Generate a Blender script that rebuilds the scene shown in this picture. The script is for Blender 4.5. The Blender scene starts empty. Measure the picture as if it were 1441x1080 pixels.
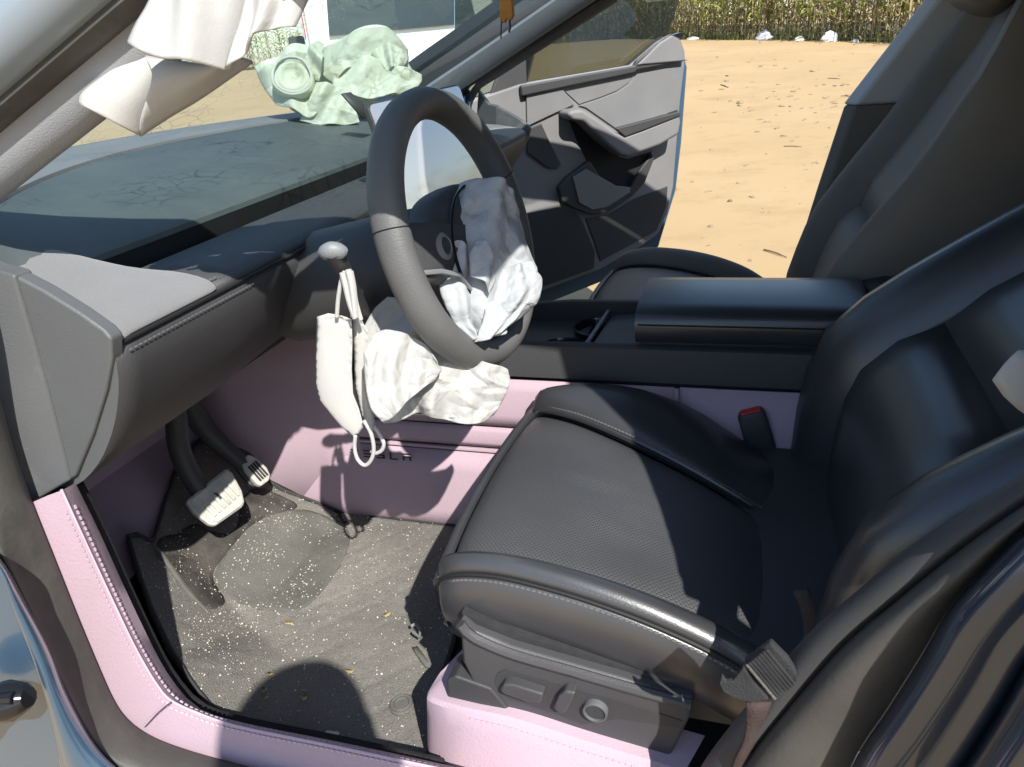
import bpy, math, random
import numpy as np
from mathutils import Vector, Matrix, noise, geometry
R = math.radians
rng = np.random.default_rng(7)
random.seed(7)
S = bpy.context.scene
COL = S.collection

# ------------------------------------------------------------------ camera, sky, sun, exposure
CAMP = np.array([.34185, -1.20943, 1.09257]); YAW, PIT, ROL = .335330, -.436574, -.096895
FPX = 1039.78
_f = np.array([-math.sin(YAW)*math.cos(PIT), math.cos(YAW)*math.cos(PIT), math.sin(PIT)])
_r = np.cross(_f, [0, 0, 1]); _r /= np.linalg.norm(_r); _u = np.cross(_r, _f)
CR = _r*math.cos(ROL)+_u*math.sin(ROL); CU = -_r*math.sin(ROL)+_u*math.cos(ROL); CF = _f
cam = bpy.data.cameras.new('camera'); camo = bpy.data.objects.new('camera', cam); COL.objects.link(camo)
camo.matrix_world = Matrix([[CR[0], CU[0], -CF[0], CAMP[0]], [CR[1], CU[1], -CF[1], CAMP[1]], [CR[2], CU[2], -CF[2], CAMP[2]], [0, 0, 0, 1]])
cam.sensor_width = 36; cam.lens = 36*FPX/1441; cam.clip_start = .02; cam.clip_end = 2000
S.camera = camo
TOSUN = np.array([.468, -.55, .69]); TOSUN /= np.linalg.norm(TOSUN)
w = bpy.data.worlds.new('World'); S.world = w; w.use_nodes = True
nt = w.node_tree; sky = nt.nodes.new('ShaderNodeTexSky'); sky.sky_type = 'NISHITA'; sky.sun_disc = False
sky.sun_elevation = math.asin(TOSUN[2]); sky.sun_rotation = math.atan2(TOSUN[0], TOSUN[1]); sky.dust_density = .6; sky.ozone_density = 2.5
bg = nt.nodes['Background']; nt.links.new(sky.outputs[0], bg.inputs[0]); bg.inputs[1].default_value = .135
sl = bpy.data.lights.new('sun', 'SUN'); sl.energy = 4.9; sl.angle = R(.55); sl.color = (1, .955, .88)
so = bpy.data.objects.new('sun', sl); COL.objects.link(so)
so.rotation_euler = Vector(TOSUN).to_track_quat('Z', 'Y').to_euler()
S.view_settings.view_transform = 'Standard'; S.view_settings.look = 'None'
S.view_settings.exposure = .66; S.view_settings.gamma = 1; S.view_settings.use_curve_mapping = False

# ------------------------------------------------------------------ tracing helpers: sight line of the photo met with a real plane of the place
def ray(px, py): return CF+CR*(px-720.5)/FPX-CU*(py-540)/FPX
def U(px, py, ax, v):
    d = ray(px, py); k = 'xyz'.index(ax); return CAMP+d*((v-CAMP[k])/d[k])
def UP(px, py, p0, n):
    d = ray(px, py); n = np.asarray(n, float); return CAMP+d*(np.dot(np.asarray(p0)-CAMP, n)/np.dot(d, n))
def PU(l, ax, v=None):
    return [U(q[0], q[1], ax, q[2] if v is None else v) for q in l]
def cr(P, n, closed=False):
    P = np.asarray(P, float); m = len(P)
    if closed: Q = np.vstack([P[-1:], P, P[:2]]); segs = m
    else: Q = np.vstack([2*P[0]-P[1], P, 2*P[-1]-P[-2]]); segs = m-1
    L = np.linalg.norm(np.diff(Q, axis=0), axis=1)[1:1+segs]+1e-9
    c = np.concatenate([[0], np.cumsum(L)]); s = np.linspace(0, c[-1], n+1 if closed else n)
    if closed: s = s[:-1]
    out = []
    for x in s:
        i = min(max(np.searchsorted(c, x, 'right')-1, 0), segs-1); t = (x-c[i])/L[i]
        a, b, cc, d = Q[i:i+4]
        out.append(.5*((2*b)+(cc-a)*t+(2*a-5*b+4*cc-d)*t*t+(3*b-a-3*cc+d)*t**3))
    return np.array(out)
def lin(P, n):
    P = np.asarray(P, float); L = np.linalg.norm(np.diff(P, axis=0), axis=1); c = np.concatenate([[0], np.cumsum(L)])
    s = np.linspace(0, c[-1], n); return np.stack([np.interp(s, c, P[:, k]) for k in range(P.shape[1])], 1)

# ------------------------------------------------------------------ materials
MATS = {}
def nd(t, ty, **k):
    n = t.nodes.new(ty)
    for a, b in k.items(): setattr(n, a, b)
    return n
def pm(name, base, rough=.6, var=.12, vs=6., bump=.0, bs=200., metal=0., spec=.5, coat=0., sheen=0., base2=None, detail=4, dust=None, perf=None, cs=None):
    """principled material: two tone noise colour, fine bump, optional dust specks and perforation"""
    m = bpy.data.materials.new(name); m.use_nodes = True; t = m.node_tree; b = t.nodes['Principled BSDF']; L = t.links.new
    tc = nd(t, 'ShaderNodeTexCoord')
    n1 = nd(t, 'ShaderNodeTexNoise'); n1.inputs['Scale'].default_value = vs; n1.inputs['Detail'].default_value = detail; L(tc.outputs['Object'], n1.inputs['Vector'])
    rp = nd(t, 'ShaderNodeValToRGB'); e = rp.color_ramp.elements; e[0].position = .3; e[1].position = .7
    b2 = base2 or tuple(min(1, c*(1+var)) for c in base); b1 = base if base2 else tuple(c*(1-var) for c in base)
    e[0].color = (*b1, 1); e[1].color = (*b2, 1); L(n1.outputs[0], rp.inputs[0]); colr = rp.outputs[0]
    hgt = None
    if dust:
        n2 = nd(t, 'ShaderNodeTexNoise'); n2.inputs['Scale'].default_value = dust[1]; n2.inputs['Detail'].default_value = 6; n2.inputs['Roughness'].default_value = .75
        L(tc.outputs['Object'], n2.inputs['Vector'])
        r2 = nd(t, 'ShaderNodeMapRange'); r2.inputs[1].default_value = dust[2]; r2.inputs[2].default_value = dust[3]; L(n2.outputs[0], r2.inputs[0])
        mx = nd(t, 'ShaderNodeMix', data_type='RGBA'); L(r2.outputs[0], mx.inputs[0]); L(colr, mx.inputs[6]); mx.inputs[7].default_value = (*dust[0], 1); colr = mx.outputs[2]
    if perf:
        mp = nd(t, 'ShaderNodeMapping'); mp.inputs['Scale'].default_value = (perf, perf, 0); mp.inputs['Rotation'].default_value = (0, 0, R(45)); L(tc.outputs['Object'], mp.inputs[0])
        fr = nd(t, 'ShaderNodeVectorMath', operation='FRACTION'); L(mp.outputs[0], fr.inputs[0])
        sb = nd(t, 'ShaderNodeVectorMath', operation='DISTANCE'); L(fr.outputs[0], sb.inputs[0]); sb.inputs[1].default_value = (.5, .5, 0)
        r3 = nd(t, 'ShaderNodeMapRange'); r3.inputs[1].default_value = .12; r3.inputs[2].default_value = .28; L(sb.outputs['Value'], r3.inputs[0])
        mx = nd(t, 'ShaderNodeMix', data_type='RGBA'); L(r3.outputs[0], mx.inputs[0]); mx.inputs[6].default_value = (.018, .018, .02, 1); L(colr, mx.inputs[7]); colr = mx.outputs[2]
        hgt = r3.outputs[0]
    L(colr, b.inputs['Base Color'])
    b.inputs['Roughness'].default_value = rough; b.inputs['Metallic'].default_value = metal; b.inputs['Specular IOR Level'].default_value = spec
    b.inputs['Coat Weight'].default_value = coat; b.inputs['Coat Roughness'].default_value = .06
    b.inputs['Sheen Weight'].default_value = sheen; b.inputs['Sheen Roughness'].default_value = .5
    if rough > .2:
        rr = nd(t, 'ShaderNodeMapRange'); rr.inputs[3].default_value = rough*.85; rr.inputs[4].default_value = min(1, rough*1.15); L(n1.outputs[0], rr.inputs[0]); L(rr.outputs[0], b.inputs['Roughness'])
    if bump:
        n3 = nd(t, 'ShaderNodeTexNoise'); n3.inputs['Scale'].default_value = bs; n3.inputs['Detail'].default_value = 3; L(tc.outputs['Object'], n3.inputs['Vector'])
        bp = nd(t, 'ShaderNodeBump'); bp.inputs['Strength'].default_value = bump; bp.inputs['Distance'].default_value = .002
        h = n3.outputs[0]
        if hgt:
            ad = nd(t, 'ShaderNodeMath', operation='ADD'); L(h, ad.inputs[0]); L(hgt, ad.inputs[1]); h = ad.outputs[0]
        L(h, bp.inputs['Height']); L(bp.outputs[0], b.inputs['Normal'])
    MATS[name] = m; return m
def glass(name, tint, refl=1.0, rough=0., cracks=False, dirt=0.):
    m = bpy.data.materials.new(name); m.use_nodes = True; t = m.node_tree; L = t.links.new
    t.nodes.remove(t.nodes['Principled BSDF']); out = t.nodes['Material Output']
    tr = nd(t, 'ShaderNodeBsdfTransparent'); tr.inputs[0].default_value = (*tint, 1)
    gl = nd(t, 'ShaderNodeBsdfGlossy'); gl.inputs['Roughness'].default_value = rough
    fr = nd(t, 'ShaderNodeFresnel'); fr.inputs[0].default_value = 1.5
    mu = nd(t, 'ShaderNodeMath', operation='MULTIPLY'); mu.inputs[1].default_value = refl; L(fr.outputs[0], mu.inputs[0])
    mx = nd(t, 'ShaderNodeMixShader'); L(mu.outputs[0], mx.inputs[0]); L(tr.outputs[0], mx.inputs[1]); L(gl.outputs[0], mx.inputs[2]); res = mx.outputs[0]
    tc = nd(t, 'ShaderNodeTexCoord')
    if cracks:
        vo = nd(t, 'ShaderNodeTexVoronoi', feature='DISTANCE_TO_EDGE'); vo.inputs['Scale'].default_value = 34
        nz = nd(t, 'ShaderNodeTexNoise'); nz.inputs['Scale'].default_value = 5; L(tc.outputs['Object'], nz.inputs['Vector'])
        ad = nd(t, 'ShaderNodeMix', data_type='RGBA'); ad.inputs[0].default_value = .12; L(tc.outputs['Object'], ad.inputs[6]); L(nz.outputs[1], ad.inputs[7])
        L(ad.outputs[2], vo.inputs['Vector'])
        ms = nd(t, 'ShaderNodeMapRange'); ms.inputs[1].default_value = .0; ms.inputs[2].default_value = .05; ms.inputs[3].default_value = 1; ms.inputs[4].default_value = 0; L(vo.outputs[0], ms.inputs[0])
        nz2 = nd(t, 'ShaderNodeTexNoise'); nz2.inputs['Scale'].default_value = 4.5; nz2.inputs['Detail'].default_value = 3; L(tc.outputs['Object'], nz2.inputs['Vector'])
        m2 = nd(t, 'ShaderNodeMapRange'); m2.inputs[1].default_value = .47; m2.inputs[2].default_value = .6; L(nz2.outputs[0], m2.inputs[0])
        mm = nd(t, 'ShaderNodeMath', operation='MULTIPLY'); L(ms.outputs[0], mm.inputs[0]); L(m2.outputs[0], mm.inputs[1])
        m3 = nd(t, 'ShaderNodeMath', operation='MULTIPLY'); L(mm.outputs[0], m3.inputs[0]); m3.inputs[1].default_value = .7
        df = nd(t, 'ShaderNodeBsdfDiffuse'); df.inputs[0].default_value = (.75, .85, .85, 1)
        my = nd(t, 'ShaderNodeMixShader'); L(m3.outputs[0], my.inputs[0]); L(res, my.inputs[1]); L(df.outputs[0], my.inputs[2]); res = my.outputs[0]
    if dirt:
        nz3 = nd(t, 'ShaderNodeTexNoise'); nz3.inputs['Scale'].default_value = 3; nz3.inputs['Detail'].default_value = 5; L(tc.outputs['Object'], nz3.inputs['Vector'])
        m4 = nd(t, 'ShaderNodeMapRange'); m4.inputs[1].default_value = .35; m4.inputs[2].default_value = .75; m4.inputs[3].default_value = dirt*.4; m4.inputs[4].default_value = dirt; L(nz3.outputs[0], m4.inputs[0])
        d2 = nd(t, 'ShaderNodeBsdfTranslucent'); d2.inputs[0].default_value = (.55, .7, .68, 1)
        d3 = nd(t, 'ShaderNodeBsdfDiffuse'); d3.inputs[0].default_value = (.55, .7, .68, 1)
        dd = nd(t, 'ShaderNodeMixShader'); L(d2.outputs[0], dd.inputs[1]); L(d3.outputs[0], dd.inputs[2])
        my = nd(t, 'ShaderNodeMixShader'); L(m4.outputs[0], my.inputs[0]); L(res, my.inputs[1]); L(dd.outputs[0], my.inputs[2]); res = my.outputs[0]
    L(res, out.inputs[0]); MATS[name] = m; return m
def cloth(name, base, thin=.35, bump=.25, bs=350, stain=None, crease=0.):
    m = pm(name, base, .85, .05, 9, bump, bs, sheen=.1, dust=stain)
    t = m.node_tree; b = t.nodes['Principled BSDF']; out = t.nodes['Material Output']
    if crease:
        tc = [q for q in t.nodes if q.type == 'TEX_COORD'][0]; hs_ = None
        nz = nd(t, 'ShaderNodeTexNoise'); nz.inputs['Scale'].default_value = 14; t.links.new(tc.outputs['Object'], nz.inputs['Vector'])
        mxv = nd(t, 'ShaderNodeMix', data_type='RGBA'); mxv.inputs[0].default_value = .06; t.links.new(tc.outputs['Object'], mxv.inputs[6]); t.links.new(nz.outputs[1], mxv.inputs[7])
        for sc_, am_ in ((24, 1.), (55, .5)):
            vo = nd(t, 'ShaderNodeTexVoronoi', feature='F2'); vo.inputs['Scale'].default_value = sc_; t.links.new(mxv.outputs[2], vo.inputs['Vector'])
            v1 = nd(t, 'ShaderNodeTexVoronoi', feature='F1'); v1.inputs['Scale'].default_value = sc_; t.links.new(mxv.outputs[2], v1.inputs['Vector'])
            sb = nd(t, 'ShaderNodeMath', operation='SUBTRACT'); t.links.new(vo.outputs[0], sb.inputs[0]); t.links.new(v1.outputs[0], sb.inputs[1])
            mu = nd(t, 'ShaderNodeMath', operation='MULTIPLY'); mu.inputs[1].default_value = am_*crease; t.links.new(sb.outputs[0], mu.inputs[0])
            if hs_ is None: hs_ = mu.outputs[0]
            else:
                ad = nd(t, 'ShaderNodeMath', operation='ADD'); t.links.new(hs_, ad.inputs[0]); t.links.new(mu.outputs[0], ad.inputs[1]); hs_ = ad.outputs[0]
        bp2 = nd(t, 'ShaderNodeBump'); bp2.inputs['Strength'].default_value = .5; bp2.inputs['Distance'].default_value = .007; t.links.new(hs_, bp2.inputs['Height'])
        old = [q for q in t.nodes if q.type == 'BUMP' and q != bp2]
        if old: t.links.new(old[0].outputs[0], bp2.inputs['Normal'])
        t.links.new(bp2.outputs[0], b.inputs['Normal'])
    tl = nd(t, 'ShaderNodeBsdfTranslucent'); tl.inputs[0].default_value = (*base, 1)
    mx = nd(t, 'ShaderNodeMixShader'); mx.inputs[0].default_value = thin
    t.links.new(b.outputs[0], mx.inputs[1]); t.links.new(tl.outputs[0], mx.inputs[2]); t.links.new(mx.outputs[0], out.inputs[0]); return m

pm('leather', (.040, .041, .045), .33, .2, 5, .10, 500, spec=.9)
pm('leather_perf', (.064, .066, .070), .38, .15, 5, .3, 420, spec=.6, perf=265)
pm('felt_strip', (.022, .022, .024), .95, .3, 60, .8, 700, sheen=.05, dust=((.09, .09, .09), 700, .6, .8))
pm('trim_black', (.045, .046, .048), .55, .15, 6, .2, 500)
pm('trim_gloss', (.012, .012, .014), .18, .1, 6)
pm('seat_plastic', (.058, .058, .062), .5, .1, 6, .2, 500)
pm('kick_grey', (.095, .10, .104), .55, .12, 4, .2, 500, dust=((.19, .19, .19), 6, .55, .85))
pm('trim_grey', (.19, .188, .19), .62, .1, 5, .25, 500, dust=((.2, .2, .2), 9, .6, .85))
pm('dash_fabric', (.175, .177, .18), .92, .08, 10, .6, 900, sheen=.25)
pm('dash_soft', (.062, .075, .078), .6, .08, 2.5, .15, 500, spec=.5, dust=((.10, .118, .118), 3, .4, .8))
pm('dash_front', (.045, .046, .05), .6, .12, 5, .3, 450)
pm('groove_black', (.010, .010, .011), .7, .1, 5)
pm('carpet', (.014, .014, .016), 1., .3, 40, .9, 500, dust=((.2, .19, .18), 240, .73, .8))
pm('mat_felt', (.135, .13, .118), 1., .3, 5, 1., 420, base2=(.23, .22, .2), dust=((.07, .065, .055), 420, .5, .68))
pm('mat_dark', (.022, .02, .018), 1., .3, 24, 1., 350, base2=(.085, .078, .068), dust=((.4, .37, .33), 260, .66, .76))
pm('heel_felt', (.10, .10, .09), 1., .2, 14, .9, 700, base2=(.155, .152, .138), dust=((.07, .065, .058), 300, .55, .7))
pm('mat_edge', (.03, .03, .03), .8, .1, 30, .4, 600)
pm('lilac', (.45, .335, .395), .62, .06, 3, .3, 380, spec=.3, dust=((.40, .315, .34), 8, .5, .78))
pm('lilac_thread', (.50, .39, .46), .7, .05, 30)
pm('thread', (.12, .12, .12), .7, .1, 30)
pm('rubber', (.055, .054, .05), .6, .2, 10, .2, 200, dust=((.11, .105, .09), 7, .5, .85))
pm('paint_blue', (.055, .115, .19), .3, .06, 3, metal=.35, coat=1., spec=.5)
pm('paint_dark', (.03, .05, .085), .28, .06, 3, metal=.4, coat=1.)
pm('pillar_trim', (.28, .30, .33), .85, .04, 12, .3, 700)
pm('wheel_leather', (.11, .112, .114), .58, .12, 8, .3, 520)
pm('metal', (.55, .55, .53), .4, .1, 30, metal=.9)
pm('pedal_pad', (.44, .43, .39), .75, .14, 45, .4, 300, dust=((.25, .23, .2), 120, .55, .75))
pm('stalk_metal', (.2, .215, .23), .55, .08, 40, .2, 300, metal=.1)
pm('red_button', (.55, .03, .025), .5, .1, 20)
pm('red_print', (.5, .05, .05), .4)
pm('belt', (.024, .025, .028), .9, .3, 50, .8, 500)  # darkened so that the colour carries the shade on the sleeve
pm('belt_red', (.05, .032, .03), .85, .2, 40, .6, 500)
pm('sand', (.42, .288, .138), 1., .1, .35, .6, 25, base2=(.48, .34, .175), dust=((.345, .228, .105), 1.6, .5, .8))
pm('asphalt', (.13, .13, .14), .9, .15, .5)
pm('white_paint', (.8, .82, .8), .3, .02, 3, coat=.8)
pm('window_dark', (.02, .028, .03), .08, .1, 3)
pm('tyre', (.02, .02, .02), .8)
pm('tag_orange', (.50, .20, .025), .6, .25, 40, .3, 200)
pm('paper', (.62, .60, .53), .9, .12, 40)
pm('crumb', (.52, .49, .43), .9, .25, 90)
pm('leaf_dry', (.36, .29, .13), .9, .3, 40)
pm('skin', (.5, .32, .24), .6); pm('shirt', (.1, .12, .2), .9); pm('hair', (.02, .017, .015), .6)
pm('stick', (.17, .12, .08), .9, .3, 20)
pm('stone', (.30, .225, .14), .9, .2, 20)
pm('bag_white', (.78, .78, .76), .5, .06, 12)
pm('bag_grey', (.42, .44, .47), .5, .15, 12)
glass('windscreen_glass', (.80, .90, .88), 1., .0, cracks=True, dirt=.16)
glass('side_glass', (.42, .44, .40), 1., .0, dirt=.05)
glass('roof_glass', (.07, .08, .085), 1.)
cloth('bag_cloth', (.52, .55, .575), .3, .2, 600, crease=1.)
cloth('bag_cloth_dirty', (.54, .545, .53), .3, .2, 600, crease=1., stain=((.46, .41, .33), 16, .6, .85))
cloth('bag_green', (.68, .73, .62), .38, .2, 400, crease=.5, stain=((.62, .62, .42), 7, .5, .8))
cloth('curtain_cloth', (.57, .57, .555), .3, .15, 600)
cloth('mask_cloth', (.62, .62, .60), .3, .25, 900, stain=((.75, .70, .58), 16, .62, .85))
def leafmat(name, a, b, vs=3):
    m = pm(name, a, .7, .2, vs, base2=b); t = m.node_tree; bs = t.nodes['Principled BSDF']; out = t.nodes['Material Output']
    tl = nd(t, 'ShaderNodeBsdfTranslucent'); tl.inputs[0].default_value = (*[c*.9 for c in b], 1); mx = nd(t, 'ShaderNodeMixShader'); mx.inputs[0].default_value = .3
    t.links.new(bs.outputs[0], mx.inputs[1]); t.links.new(tl.outputs[0], mx.inputs[2]); t.links.new(mx.outputs[0], out.inputs[0])
pm('soil', (.07, .06, .03), 1., .3, 4, .5, 20)
pm('pillar_low', (.17, .155, .14), .7, .1, 5)  # passenger pillar, lower part: colour raised in place of bounced light
pm('pillar_up', (.60, .62, .65), .7, .06, 5)  # upper part of the same pillar, bounced light also put into its colour
pm('paint_blue_lit', (.23, .28, .33), .45, .08, 3, metal=0, coat=.3)  # blue pillar paint, its pale reflections put into the colour
pm('leather_bounce_lit', (.19, .165, .14), .62, .15, 5, .12, 500, spec=.35)  # passenger seat leather, bounced light put into a paler, warmer colour
pm('screen', (.60, .56, .57), .06, .03, 2, metal=.55)
leafmat('corn_green', (.24, .31, .05), (.48, .47, .14)); leafmat('corn_dry', (.30, .23, .12), (.44, .35, .20)); leafmat('corn_stalk', (.36, .34, .12), (.52, .45, .22)); leafmat('grass', (.10, .14, .03), (.26, .25, .08))

# ------------------------------------------------------------------ mesh helpers
def link(o, parent=None, label=None, kind=None):
    COL.objects.link(o)
    if parent is not None: o.parent = parent
    if label: o['label'] = label
    if kind: o['kind'] = kind
    return o
def M(name, V, F, mat, parent=None, label=None, kind=None, sub=0, solid=None, bev=None, ang=40, smooth=True, off=-1):
    me = bpy.data.meshes.new(name); me.from_pydata([tuple(map(float, v)) for v in V], [], [tuple(int(i) for i in f) for f in F]); me.update()
    mats = mat if isinstance(mat, (list, tuple)) else [mat]
    for q in mats: me.materials.append(MATS[q])
    if smooth:
        me.polygons.foreach_set('use_smooth', [True]*len(me.polygons))
        if ang: me.set_sharp_from_angle(angle=R(ang))
    o = bpy.data.objects.new(name, me); link(o, parent, label, kind)
    if bev: b = o.modifiers.new('bevel', 'BEVEL'); b.width = bev; b.segments = 3; b.limit_method = 'ANGLE'; b.angle_limit = R(30); b.harden_normals = True
    if solid: s = o.modifiers.new('solid', 'SOLIDIFY'); s.thickness = solid; s.offset = off
    if sub: s = o.modifiers.new('sub', 'SUBSURF'); s.levels = s.render_levels = sub
    return o
def loft(secs, cu=False, cv=False, cap=False):
    n = len(secs[0]); V = np.concatenate([np.asarray(s, float) for s in secs]); F = []
    m = len(secs)
    for i in range(m if cv else m-1):
        for j in range(n if cu else n-1):
            a = i*n+j; b = i*n+(j+1) % n; k = (i+1) % m
            F.append((a, b, k*n+(j+1) % n, k*n+j))
    if cap and cu: F.append(tuple(range(n-1, -1, -1))); F.append(tuple((m-1)*n+j for j in range(n)))
    return V, F
def join(*vf):
    V = []; F = []; o = 0
    for v, f in vf:
        V.append(np.asarray(v, float)); F += [tuple(i+o for i in q) for q in f]; o += len(v)
    return np.concatenate(V), F
def tube(path, r, n=10, cap=True, sq=1., up=None, closed=False):
    P = np.asarray(path, float); m = len(P); r = np.full(m, r) if np.isscalar(r) else np.asarray(r)
    T = np.gradient(P, axis=0)
    if closed: T = np.roll(P, -1, 0)-np.roll(P, 1, 0)
    T /= np.linalg.norm(T, axis=1)[:, None]+1e-12
    a = np.array(up if up is not None else ([0, 0, 1] if abs(T[0][2]) < .9 else [1, 0, 0]), float)
    secs = []
    th = np.linspace(0, 2*np.pi, n, endpoint=False)
    for i in range(m):
        a = a-T[i]*np.dot(a, T[i]); a /= np.linalg.norm(a); b = np.cross(T[i], a)
        secs.append(P[i]+r[i]*(np.cos(th)[:, None]*a*sq+np.sin(th)[:, None]*b))
        if up is not None: a = np.array(up, float)
    return loft(secs, True, closed, cap and not closed)
def prism(poly, off):
    P = np.asarray(poly, float); n = len(P); V = np.vstack([P, P+np.asarray(off)])
    return V, [tuple(range(n)), tuple(range(2*n-1, n-1, -1))]+[(i, i+n, (i+1) % n+n, (i+1) % n) for i in range(n)]
def box(c, h, ax=None):
    ax = np.eye(3) if ax is None else np.asarray(ax, float)
    V = [np.asarray(c)+sum(s[k]*h[k]*ax[k] for k in range(3)) for s in [(-1, -1, -1), (1, -1, -1), (1, 1, -1), (-1, 1, -1), (-1, -1, 1), (1, -1, 1), (1, 1, 1), (-1, 1, 1)]]
    return np.array(V), [(3, 2, 1, 0), (4, 5, 6, 7), (0, 1, 5, 4), (1, 2, 6, 5), (2, 3, 7, 6), (3, 0, 4, 7)]
def frame(d, up=(0, 0, 1)):
    d = np.asarray(d, float); d /= np.linalg.norm(d); u = np.asarray(up, float); u = u-d*np.dot(u, d); u /= np.linalg.norm(u); return np.array([d, np.cross(u, d), u])
def stitch(name, path, up, parent, mat='thread', step=.0075, ln=.005, wd=.0011, jit=0):
    P = np.asarray(path, float); L = np.linalg.norm(np.diff(P, axis=0), axis=1).sum(); Q = lin(P, max(3, int(L/step)+1)); parts = []
    for a, b in zip(Q[:-1], Q[1:]):
        c = (a+b)/2; parts.append(box(c, (ln/2, wd, wd*.8), frame(b-a, up)))
    V, F = join(*parts); return M(name, V, F, mat, parent, kind='stuff')
def facets(uv, scale, amp, seed, jit=.5):
    """heights from a coarse random triangulation: flat faces meeting in sharp creases"""
    g = np.random.default_rng(seed); lo = uv.min(0)-scale*1.5; hi = uv.max(0)+scale*1.5
    xs = np.arange(lo[0], hi[0]+scale, scale); ys = np.arange(lo[1], hi[1]+scale, scale)
    pts = np.array([(x+g.uniform(-jit, jit)*scale, y+g.uniform(-jit, jit)*scale) for x in xs for y in ys]); hz = g.uniform(-1, 1, len(pts))*amp
    vs, _, fs, orig, _, _ = geometry.delaunay_2d_cdt([Vector(p) for p in pts], [], [], 0, 1e-6)
    hz = np.array([hz[o[0]] if o else 0 for o in orig]); vs = np.array([tuple(v) for v in vs]); h = np.zeros(len(uv)); done = np.zeros(len(uv), bool)
    for f in fs:
        a, b, c = vs[f[0]], vs[f[1]], vs[f[2]]; d = (b[1]-c[1])*(a[0]-c[0])+(c[0]-b[0])*(a[1]-c[1])
        if abs(d) < 1e-12: continue
        l1 = ((b[1]-c[1])*(uv[:, 0]-c[0])+(c[0]-b[0])*(uv[:, 1]-c[1]))/d; l2 = ((c[1]-a[1])*(uv[:, 0]-c[0])+(a[0]-c[0])*(uv[:, 1]-c[1]))/d; l3 = 1-l1-l2
        k = (l1 >= -1e-6) & (l2 >= -1e-6) & (l3 >= -1e-6) & ~done; h[k] = l1[k]*hz[f[0]]+l2[k]*hz[f[1]]+l3[k]*hz[f[2]]; done |= k
    return h
def edge_dist(uv, O):
    d = np.full(len(uv), 1e9)
    for a, b in zip(O, np.roll(O, -1, 0)):
        ab = b-a; t = np.clip(((uv-a)@ab)/(ab@ab+1e-12), 0, 1); d = np.minimum(d, np.linalg.norm(uv-(a+t[:, None]*ab), axis=1))
    return d
def pillow(name, out3, nrm, dome, mat, parent, seed=0, sc=(.07, .03), am=(.02, .006), res=.007, back=.3, label=None, hfun=None, rim=.03, smooth_it=1, ang=None, fold=None, excess=.10, exang=0., stiff=.10, crisp=False, foldrim=None):
    jt = .42 if crisp else .15
    """crumpled cloth bag: outline polygon given in 3D, domed and creased, closed with a shallower back"""
    O = np.asarray(out3, float); c = O.mean(0); n = np.asarray(nrm, float); n /= np.linalg.norm(n)
    eu = np.cross([0, 0, 1.], n); eu /= np.linalg.norm(eu); ev = np.cross(n, eu)
    OU = np.stack([(O-c)@eu, (O-c)@ev], 1); on = (O-c)@n
    per = np.linalg.norm(np.diff(np.vstack([OU, OU[:1]]), axis=0), axis=1).sum(); k = int(per/res)
    Oc = np.concatenate([OU, on[:, None]], 1); Oc = lin(np.vstack([Oc, Oc[:1]]), k+1)[:-1]
    Oe = Oc[:, :2]; g = np.random.default_rng(seed)
    lo, hi = Oe.min(0), Oe.max(0); xs = np.arange(lo[0], hi[0], res); ys = np.arange(lo[1], hi[1], res*.87)
    pts = np.array([(x+(j % 2)*res/2+g.uniform(-jt, jt)*res, y+g.uniform(-jt, jt)*res) for j, y in enumerate(ys) for x in xs])
    ins = np.zeros(len(pts), bool); x0, y0 = Oe[:, 0], Oe[:, 1]; x1, y1 = np.roll(x0, -1), np.roll(y0, -1)
    for a, b, cc, d in zip(x0, y0, x1, y1):
        if b == d: continue
        hit = ((b > pts[:, 1]) != (d > pts[:, 1])) & (pts[:, 0] < (cc-a)*(pts[:, 1]-b)/(d-b)+a); ins ^= hit
    pts = pts[ins]; ed = edge_dist(pts, Oe); kk = ed > res*.6; pts = pts[kk]
    allp = np.vstack([Oe, pts]); m = len(Oe)
    vs, _, fs, orig, _, _ = geometry.delaunay_2d_cdt([Vector(p) for p in allp], [], [list(range(m))], 1, 1e-7)
    vs = np.array([tuple(v) for v in vs]); rimv = np.array([any(q < m for q in o_) for o_ in orig])
    d = edge_dist(vs, Oe); d[rimv] = 0
    fall = np.clip(d/rim, 0, 1); fall = np.sqrt(1-(1-fall)**2)
    h = dome*fall
    if fold:
        fa, fs_, fang = fold; cu_, su_ = math.cos(fang), math.sin(fang)
        rd_ = np.array([noise.noise(Vector(((a*cu_+b*su_)*fs_+.6*noise.noise(Vector((a*9, b*9, seed))), (-a*su_+b*cu_)*fs_*.22, seed*3.1))) for a, b in vs])
        h = h+fa*(1-np.abs(rd_)*2.2)*np.clip(d/(foldrim or rim), 0, 1)
    for i, (s, a) in enumerate(zip(sc, am)): h = h+facets(vs, s, a, seed*11+i+1)*np.clip(d/(rim*.6), 0.0, 1)
    if hfun is not None: h = h+hfun(vs[:, 0], vs[:, 1])*np.clip(d/rim, 0, 1)
    W = np.exp(-((vs[:, None, 0]-Oc[None, :, 0])**2+(vs[:, None, 1]-Oc[None, :, 1])**2)/(2*.05**2))+1e-9; basez = (W*Oc[None, :, 2]).sum(1)/W.sum(1)
    rz = np.linalg.norm(vs[:, None]-Oc[None, :, :2], axis=2).argmin(1); basez[rimv] = Oc[rz[rimv], 2]
    tri = [tuple(f) for f in fs]; adj = [[] for _ in vs]
    for f in tri:
        for i in range(len(f)): adj[f[i]].append(f[i-1]); adj[f[i-1]].append(f[i])
    for _ in range(smooth_it):
        h2 = h.copy()
        for i, a in enumerate(adj):
            if a and not rimv[i]: h2[i] = .55*h[i]+.45*h[a].mean()
        h = h2
    hb = -dome*back*fall
    Q = np.concatenate([vs, h[:, None]], 1)
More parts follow.
